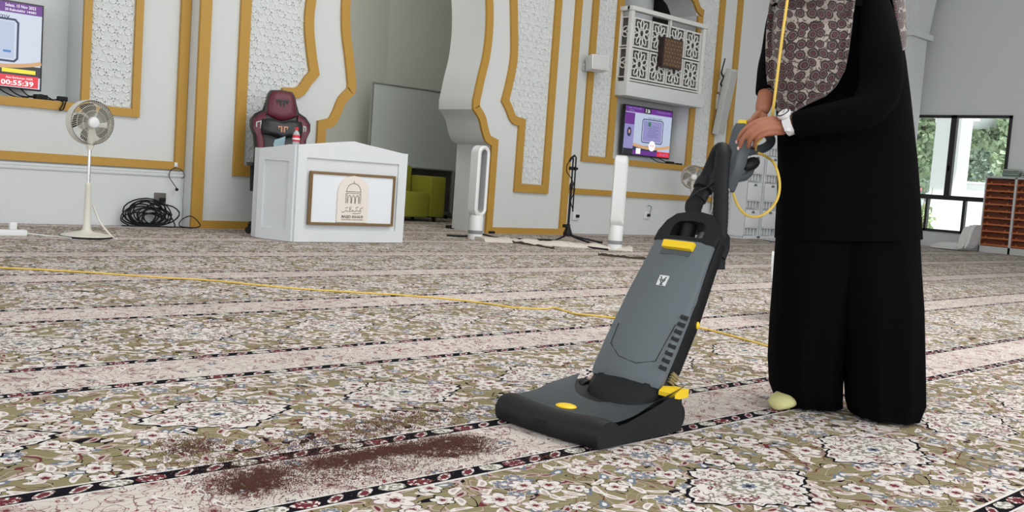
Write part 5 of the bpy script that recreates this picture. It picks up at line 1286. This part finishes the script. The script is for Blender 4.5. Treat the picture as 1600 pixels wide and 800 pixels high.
# --- head scarf: hood, bib and the tail over the back
def scarf_material():
    m = bpy.data.materials.new('rosette_scarf'); m.use_nodes = True; nt = m.node_tree; g = NT(nt); bs = nt.nodes['Principled BSDF']
    uvn = nt.nodes.new('ShaderNodeUVMap'); uv = E_(g, uvn.outputs[0])
    x, y, _ = g.sep(uv)
    wn = g.noise(uv, 12.0, 1.0); vn = g.vor(g.vec(x + wn * .02, y - wn * .02), 30.0, .45); x = x + wn * .02; y = y - wn * .02; p = g.sep(E_(g, vn.outputs['Position'])); r = g.sep(E_(g, vn.outputs['Color']))
    dx, dy = x - p[0], y - p[1]; an = dy.atan2(dx); rad = (dx * dx + dy * dy).sqrt() / (.0182 * (r[0] * .25 + .78)) * ((an * 9.0).sin() * .04 + 1.0)
    bg = g.mix(g.noise(uv, 90.0, 3.0).gt(.555), srgb(158, 146, 136), srgb(84, 70, 64))
    BRN = srgb(46, 32, 32); c = g.mix(rad.lt(1.0), bg, BRN); c = g.mix(rad.lt(.66), c, srgb(128, 108, 104)); c = g.mix(rad.lt(.56), c, srgb(50, 32, 34)); c = g.mix(rad.lt(.30), c, srgb(92, 44, 48))
    nt.links.new(c.o, bs.inputs['Base Color']); bs.inputs['Roughness'].default_value = .8; bs.inputs['Sheen Weight'].default_value = .2
    return m
SCF = scarf_material()
def grid_obj(name, rows, uvs, m, par, thick=.003):
    nr, nc_ = len(rows), len(rows[0]); vs = [p for r in rows for p in r]; fs = []
    for i in range(nr - 1):
        for j in range(nc_ - 1): fs.append((i * nc_ + j, i * nc_ + j + 1, (i + 1) * nc_ + j + 1, (i + 1) * nc_ + j))
    Wi = world_of(par).inverted(); me = bpy.data.meshes.new(name); me.from_pydata([Wi @ V(p) for p in vs], [], fs)
    ul = me.uv_layers.new(name='UVMap'); fu = [q for r in uvs for q in r]
    for l in me.loops: ul.data[l.index].uv = fu[l.vertex_index]
    o = finish(me, name, m, par, 80); o.parent = par
    md = o.modifiers.new('thickness', 'SOLIDIFY'); md.thickness = thick; md.offset = 0
    return o
def bnd(tab, v):
    for a, c in zip(tab, tab[1:]):
        if v <= c[0]: t = (v - a[0]) / (c[0] - a[0]); return [a[i] + (c[i] - a[i]) * t for i in range(1, len(a))]
    return tab[-1][1:]
# bib: left and right edges per row
BL_ = [(-60, 1250, 1335), (-30, 1214, 1342), (0, 1203, 1336), (40, 1198, 1331), (80, 1196, 1326), (110, 1197, 1320), (135, 1199, 1306), (150, 1202, 1290), (162, 1207, 1264), (172, 1213, 1245), (180, 1222, 1236)]
rows, uvs = [], []; NR, NCc = 56, 44
for i in range(NR + 1):
    v = -60 + 240 * i / NR; l, r = bnd(BL_, v); row, uvr = [], []
    tl, tr, tw = interp(v)
    for j in range(NCc + 1):
        s = j / NCc; u = l + (r - l) * s
        q = max(-1, min(1, (u - (tl + tr) / 2) / ((tr - tl) / 2))); d = DC - tw * (max(0, 1 - abs(q) ** 2.3)) ** (1 / 2.3)
        d = d - .022 - .060 * max(0, (40 - v) / 100) - .02 * sin(min(1, max(0, (v + 60) / 200)) * pi)
        d += .007 * sin(s * 15 + v * .015) * min(1, max(.15, (v + 20) / 80))
        # draped folds under the chin
        if v < 60: d -= .024 * sin((v - 26 * (1 - (2 * s - .7) ** 2)) * .16) * (1 - max(0, v) / 60)
        d -= .012 * max(0, 1 - abs(s - .97) * 22)
        p = PD(u, v, d); row.append(p); uvr.append((u / 470.0 + .004 * sin(v * .1), v / 470.0))
    rows.append(row); uvs.append(uvr)
grid_obj('headscarf', rows, uvs, SCF, wm)
# tail over the back shoulder
BT = [(-60, 1345, 1392), (-30, 1372, 1408), (0, 1392, 1413), (30, 1398, 1416), (60, 1400, 1417), (80, 1402, 1414), (90, 1404, 1408)]
rows, uvs = [], []
for i in range(25):
    v = -60 + 150 * i / 24; l, r = bnd(BT, v); row, uvr = [], []
    for j in range(17):
        th = -1.1 + 2.4 * j / 16; uc = l; hw = (r - l)
        u = uc - 12 + (hw + 12) * cos(th); d = DC - .02 + .12 * sin(th); row.append(PD(u, v, d)); uvr.append((.5 + j * .012, v / 470.))
    rows.append(row); uvs.append(uvr)
grid_obj('scarf_tail', rows, uvs, SCF, wm)
# hood around the head (above the frame of the photograph)
HC_ = PD(1300, -112, 3.34); FD = V((-.9, -.35, -.10)).normalized()         # looking down towards the vacuum
sd = V((FD.y, -FD.x, 0)).normalized(); upv = sd.cross(FD).normalized()
if upv.z < 0: upv = -upv
def hp_(f, s, u): return HC_ + FD * f + sd * s + upv * u
rows, uvs = [], []
for i in range(15):
    row, uvr = [], []
    ph = -.95 + 2.35 * i / 14
    for j in range(25):
        th = -2.35 + 4.7 * j / 24
        rr = .105 if True else 0
        f, s, u = -cos(th) * .118 * cos(ph), sin(th) * .098 * cos(ph), sin(ph) * .135
        if ph < 0: f, s = -cos(th) * (.118 + .03 * -ph), sin(th) * (.098 + .03 * -ph); u = ph * .17
        row.append(hp_(f - .012, s, u)); uvr.append((j * .014, i * .018))
    rows.append(row); uvs.append(uvr)
grid_obj('scarf_hood', rows, uvs, SCF, wm, .004)
b = MB(); nk = PD(1300, -60, 3.36)
b.loft([[hp_(0, 0, -.17) + RH * (a * cos(2 * pi * k / 24)) + DH * (c_ * sin(2 * pi * k / 24)) + V((0, 0, dz)) for k in range(24)] for a, c_, dz in ((.085, .09, .08), (.10, .10, .0), (.15, .13, -.06), (.19, .14, -.10))]); b.build('under_scarf', CLOTH, wm, smooth=80)

# --- body: one continuous skin-coloured mesh
CH = []
def chain(*pr): CH.append(([p for p, r in pr], [r for p, r in pr]))
pel = PD(1322, 250, 3.42)
chain((PD(1322, 285, 3.42), .10), (pel, .13), (PD(1318, 170, 3.42), .115), (PD(1312, 90, 3.42), .125), (PD(1308, 20, 3.41), .11), (PD(1306, -25, 3.40), .07), (PD(1302, -55, 3.37), .052), (HC_ - upv * .06 - FD * .015, .05), (HC_, .05))
chain((PD(1290, 270, 3.42), .09), (PD(1275, 310, 3.42), .088), (PD(1265, 400, 3.40), .068), (PD(1262, 470, 3.38), .054), (PD(1262, 540, 3.38), .048), (PD(1268, 600, 3.38), .036))
chain((PD(1352, 270, 3.42), .09), (PD(1370, 310, 3.40), .088), (PD(1375, 400, 3.38), .068), (PD(1378, 480, 3.36), .054), (PD(1380, 550, 3.36), .048), (PD(1380, 628, 3.36), .034))
_f = PF(1212, 641, .0); _ax = PF(1250, 627) - PF(1212, 641); _ax.z = 0; _ax.normalize()
chain((PD(1268, 600, 3.38), .036), (_f + _ax * .19 + V((0, 0, .05)), .026), (_f + _ax * .11 + V((0, 0, .027)), .019), (_f + _ax * .045 + V((0, 0, .021)), .014))
chain((PD(1380, 620, 3.36), .034), (V(PD(1380, 628, 3.36)) + V((-.06, 0, -.02)), .034), (V(PD(1380, 628, 3.36)) + V((-.14, 0, -.035)), .024))
chain((PD(1315, 20, 3.40), .07), (PD(1352, -14, 3.37), .055), (PD(1366, 60, 3.28), .046), (PD(1372, 146, 3.20), .040), (PD(1335, 176, 3.16), .040), (PD(1300, 184, 3.15), .036), (PD(1262, 191, 3.175), .030), (PD(1240, 196, 3.19), .026), (PD(1226, 198, 3.20), .026))
chain((PD(1300, 20, 3.42), .07), (PD(1248, -8, 3.47), .055), (PD(1225, 50, 3.49), .044), (PD(1208, 115, 3.47), .039), (PD(1198, 148, 3.41), .033), (PD(1193, 164, 3.38), .029), (PD(1190, 178, 3.355), .026))
def skinned(me, radii, root):
    o = bpy.data.objects.new('tmp_skin', me); COL.objects.link(o)
    md = o.modifiers.new('skin', 'SKIN'); md.use_smooth_shade = True
    for i, r in enumerate(radii): me.skin_vertices[0].data[i].radius = r
    for i in root: me.skin_vertices[0].data[i].use_root = True
    s = o.modifiers.new('sub', 'SUBSURF'); s.levels = 2; s.render_levels = 2
    dg = bpy.context.evaluated_depsgraph_get(); dg.update()
    out = bpy.data.meshes.new_from_object(o.evaluated_get(dg)); bpy.data.objects.remove(o); return out
def finger(pts, rs):
    bm2 = bmesh.new(); vs = [bm2.verts.new(V(p)) for p in pts]
    for a, c in zip(vs, vs[1:]): bm2.edges.new((a, c))
    m2 = bpy.data.meshes.new('f'); bm2.to_mesh(m2); bm2.free()
    return skinned(m2, [(r, r) for r in rs], [0])
HAND = []
# near hand: chains run wrist - knuckle - joint - joint - tip
near = [
    ([(1226, 190, 3.215), (1206, 187, 3.205), (1183, 190, 3.200), (1167, 199, 3.205), (1157, 210, 3.215), (1152, 223, 3.225)], (.014, .0145, .0115, .0095, .0088, .0072)),
    ([(1227, 195, 3.20), (1206, 193, 3.19), (1185, 196, 3.183), (1169, 206, 3.188), (1159, 219, 3.20), (1154.5, 233, 3.215)], (.0145, .0155, .0118, .0098, .0090, .0074)),
    ([(1228, 201, 3.195), (1208, 200, 3.183), (1189, 203, 3.176), (1176, 212, 3.18), (1170, 222, 3.193), (1168, 232, 3.21)], (.0145, .015, .0114, .0092, .0084, .0070)),
    ([(1229, 205, 3.20), (1211, 206, 3.186), (1195, 209, 3.18), (1184, 216, 3.186), (1179, 223, 3.20), (1178, 230, 3.215)], (.013, .013, .0098, .0082, .0076, .0064)),
    ([(1225, 191, 3.225), (1210, 190, 3.235), (1196, 190, 3.25), (1184, 192, 3.262), (1174, 197, 3.27)], (.014, .0145, .0115, .0100, .0082)),
]
far = [
    ([(1190, 174, 3.365), (1182, 184, 3.35), (1172, 192, 3.335), (1160, 199, 3.335), (1152, 207, 3.34), (1150, 216, 3.335)], (.014, .0145, .0110, .0092, .0085, .0070)),
    ([(1191, 175, 3.35), (1185, 187, 3.34), (1177, 198, 3.335), (1167, 207, 3.345), (1160, 216, 3.35), (1158, 224, 3.34)], (.014, .0145, .0110, .0095, .0086, .0070)),
    ([(1193, 176, 3.345), (1189, 189, 3.335), (1182, 203, 3.335), (1174, 213, 3.345), (1168, 221, 3.35), (1167, 228, 3.34)], (.014, .014, .0106, .0090, .0082, .0068)),
    ([(1195, 177, 3.345), (1193, 191, 3.335), (1188, 206, 3.335), (1182, 216, 3.345), (1177, 223, 3.35)], (.013, .0125, .0095, .0080, .0066)),
    ([(1189, 174, 3.355), (1181, 182, 3.33), (1175, 188, 3.30), (1168, 192, 3.275)], (.013, .013, .0105, .0085)),
]
for ch in near + far: HAND.append(finger([PD(*p) for p in ch[0]], ch[1]))
# head with face
BODY = [finger(p, r) for p, r in CH]
hb = MB()
nr = 28
def headr(th, ph):
    f, s, u = cos(th) * cos(ph), sin(th) * cos(ph), sin(ph)
    a = .092 if f > 0 else .098
    p = V((f * a, s * .073, u * .112))
    if u < 0: p.x *= 1 - .10 * (-u); p.y *= 1 - .32 * (-u) ** 1.5; 
    if u < -.3 and f < 0: p.x *= .75
    # brow, eye hollows, nose, lips, chin
    g = lambda cu, cs, wu, ws: math.exp(-((p.z - cu) / wu) ** 2 - ((p.y - cs) / ws) ** 2) if f > 0 else 0
    p.x += .005 * g(.022, 0, .010, .05) - .009 * (g(.004, .031, .012, .016) + g(.004, -.031, .012, .016))
    p.x += .022 * g(-.024, 0, .014, .010) + .010 * g(-.004, 0, .020, .008) + .006 * (g(-.052, 0, .006, .022) + g(-.064, 0, .006, .018)) + .008 * g(-.092, 0, .014, .02)
    p.x -= .003 * g(-.058, 0, .0025, .022)
    return p
rows = []
for i in range(nr + 1):
    ph = -pi / 2 + pi * i / nr; rows.append([headr(2 * pi * j / 48, ph) for j in range(48)])
hb.loft([[HC_ + FD * p.x + sd * p.y + upv * p.z for p in r] for r in rows])
for s in (-1, 1): hb.ball(HC_ + sd * (.074 * s) - FD * .004, (.012, .02, .03), 12)
hm = bpy.data.meshes.new('head'); bmesh.ops.recalc_face_normals(hb.bm, faces=hb.bm.faces); hb.bm.to_mesh(hm); hb.bm.free()
bmj = bmesh.new()
for mm in BODY + [hm] + HAND: bmj.from_mesh(mm)
mj = bpy.data.meshes.new('body'); bmesh.ops.recalc_face_normals(bmj, faces=bmj.faces); bmj.to_mesh(mj); bmj.free()
to = bpy.data.objects.new('tmp_body', mj); COL.objects.link(to)
rm = to.modifiers.new('remesh', 'REMESH'); rm.mode = 'VOXEL'; rm.voxel_size = .0032; rm.use_smooth_shade = True
sm = to.modifiers.new('smooth', 'SMOOTH'); sm.factor = .5; sm.iterations = 2
dg = bpy.context.evaluated_depsgraph_get(); dg.update()
bmn = bpy.data.meshes.new_from_object(to.evaluated_get(dg)); bpy.data.objects.remove(to)
_b = bmesh.new(); _b.from_mesh(bmn); _seen = set(); _isl = []
for v0 in _b.verts:
    if v0.index in _seen: continue
    st_ = [v0]; _seen.add(v0.index); comp = []
    while st_:
        v = st_.pop(); comp.append(v)
        for e in v.link_edges:
            o_ = e.other_vert(v)
            if o_.index not in _seen: _seen.add(o_.index); st_.append(o_)
    _isl.append(comp)
_isl.sort(key=len, reverse=True)
print('ISL', [(len(c), tuple(round(x, 2) for x in c[0].co)) for c in _isl[:14]])
for comp in _isl[1:]:
    bmesh.ops.delete(_b, geom=comp, context='VERTS')
_b.to_mesh(bmn); _b.free()
bmn.transform(world_of(wm).inverted())
bo = finish(bmn, 'body', SKIN, wm, 80); bo.parent = wm
# nails
NL = mat('nail', srgb(214, 172, 160), .35)
for (u, v, d) in ((1150.8, 222, 3.2165), (1153.2, 232, 3.2065)):
    b = MB(); c = PD(u, v, d); Rn = Matrix((CR, CU, -CD)).transposed(); b.ball(c, (.0042, .0060, .0024), 12, Rn); b.build('fingernail', NL, wm)
# eyes
for s in (-1, 1):
    b = MB(); b.ball(HC_ + FD * .0715 + sd * (.031 * s) + upv * .004, (.0095, .0095, .0075), 14); ey = b.build('eye', mat('eye_white', (.6, .6, .58), .3), wm)
    b = MB(); b.ball(HC_ + FD * .0785 + sd * (.031 * s) + upv * .004, .0042, 10); b.build('iris', mat('iris_brown', (.03, .015, .01), .3), ey)
# sock
b = MB(); f0 = PF(1212, 641, .0)
ax = (PF(1250, 627) - PF(1212, 641)); ax.z = 0; ax.normalize(); lt_ = V((-ax.y, ax.x, 0))
cs_ = []
for s, hw, hh in ((0, .012, .018), (.010, .030, .034), (.03, .042, .044), (.06, .047, .050), (.09, .047, .058), (.12, .044, .070), (.16, .040, .085), (.19, .036, .085), (.21, .026, .07)):
    c = f0 + ax * s; cs_.append([c + lt_ * (hw * cos(2 * pi * k / 20)) + V((0, 0, max(.002, hh * .5 + hh * .5 * sin(2 * pi * k / 20)))) for k in range(20)])
b.loft(cs_); b.build('sock', mat('pale_yellow_sock', srgb(206, 200, 140), .9, bump=.4, bscale=700), wm, smooth=80, label='pale yellow sock')
f1 = PF(1352, 646, 0); b = MB(); cs_ = []
for s, hw, hh in ((0, .012, .018), (.02, .035, .034), (.06, .044, .046), (.10, .044, .058), (.15, .040, .08), (.19, .034, .08)):
    c = V((3.18, 1.56, 0)) + V((1, 0, 0)) * (s - .02); cs_.append([c + V((0, hw * cos(2 * pi * k / 20), max(.002, hh * .5 + hh * .5 * sin(2 * pi * k / 20)))) for k in range(20)])
b.loft(cs_); b.build('sock', _m['pale_yellow_sock'], wm, smooth=80, label='pale yellow sock')
# wristwatch
WS = mat('white_silicone', (.72, .70, .69), .5)
w0, w1 = PD(1227, 196, 3.197), PD(1243, 190, 3.175); axw = (w1 - w0).normalized()
toc = (CAM - w0).normalized(); un = (CU - axw * CU.dot(axw)).normalized(); vn_ = axw.cross(un)
if vn_.dot(toc) < 0: vn_ = -vn_
b = MB(); sec = []
for k in range(29):
    a = 2 * pi * k / 28; rr = un * (.0335 * cos(a)) + vn_ * (.0285 * sin(a)); ro = un * (.0375 * cos(a)) + vn_ * (.0325 * sin(a)); c = (w0 + w1) / 2
    hwd = .0135
    sec.append([c + rr - axw * hwd, c + ro - axw * hwd, c + ro + axw * hwd, c + rr + axw * hwd])
b.loft(sec, caps=False); bmesh.ops.remove_doubles(b.bm, verts=b.bm.verts, dist=1e-5); st = b.build('watch_strap', WS, wm, label='white watch strap', smooth=50)
b = MB(); c = (w0 + w1) / 2 + un * (-.024) + vn_ * .027; b.box(c - V((.017, .006, .006)), c + V((.017, .006, .006)), bev=.002); b.build('strap_loop', WS, st)
nw = (un * .80 + vn_ * .60).normalized(); cw_ = (w0 + w1) / 2 + nw * .038 - axw * .003
Rw = nw.to_track_quat('Z', 'Y').to_matrix()
b = MB(); b.lathe([(.020, -.008), (.0225, -.004), (.0225, .004), (.020, .006)], cw_, 32, Rw); b.build('watch_case', WS, wm)
b = MB(); b.lathe([(.0205, .005), (.0205, .0072), (.0172, .0078)], cw_, 32, Rw); b.build('watch_bezel', BLACKP, wm)
b = MB(); b.lathe([(.0168, .0068), (.0168, .0082)], cw_, 32, Rw); b.build('watch_dial', mat('dial_white', (.75, .75, .74), .3), wm)
b = MB(); q = Rw @ V((0, .012, .009)); b.tube([cw_ + Rw @ V((0, 0, .0088)), cw_ + Rw @ V((0, .011, .0088))], .0006, 5); b.tube([cw_ + Rw @ V((0, 0, .0088)), cw_ + Rw @ V((.008, -.002, .0088))], .0007, 5); b.build('watch_hands', BLACKP, wm)
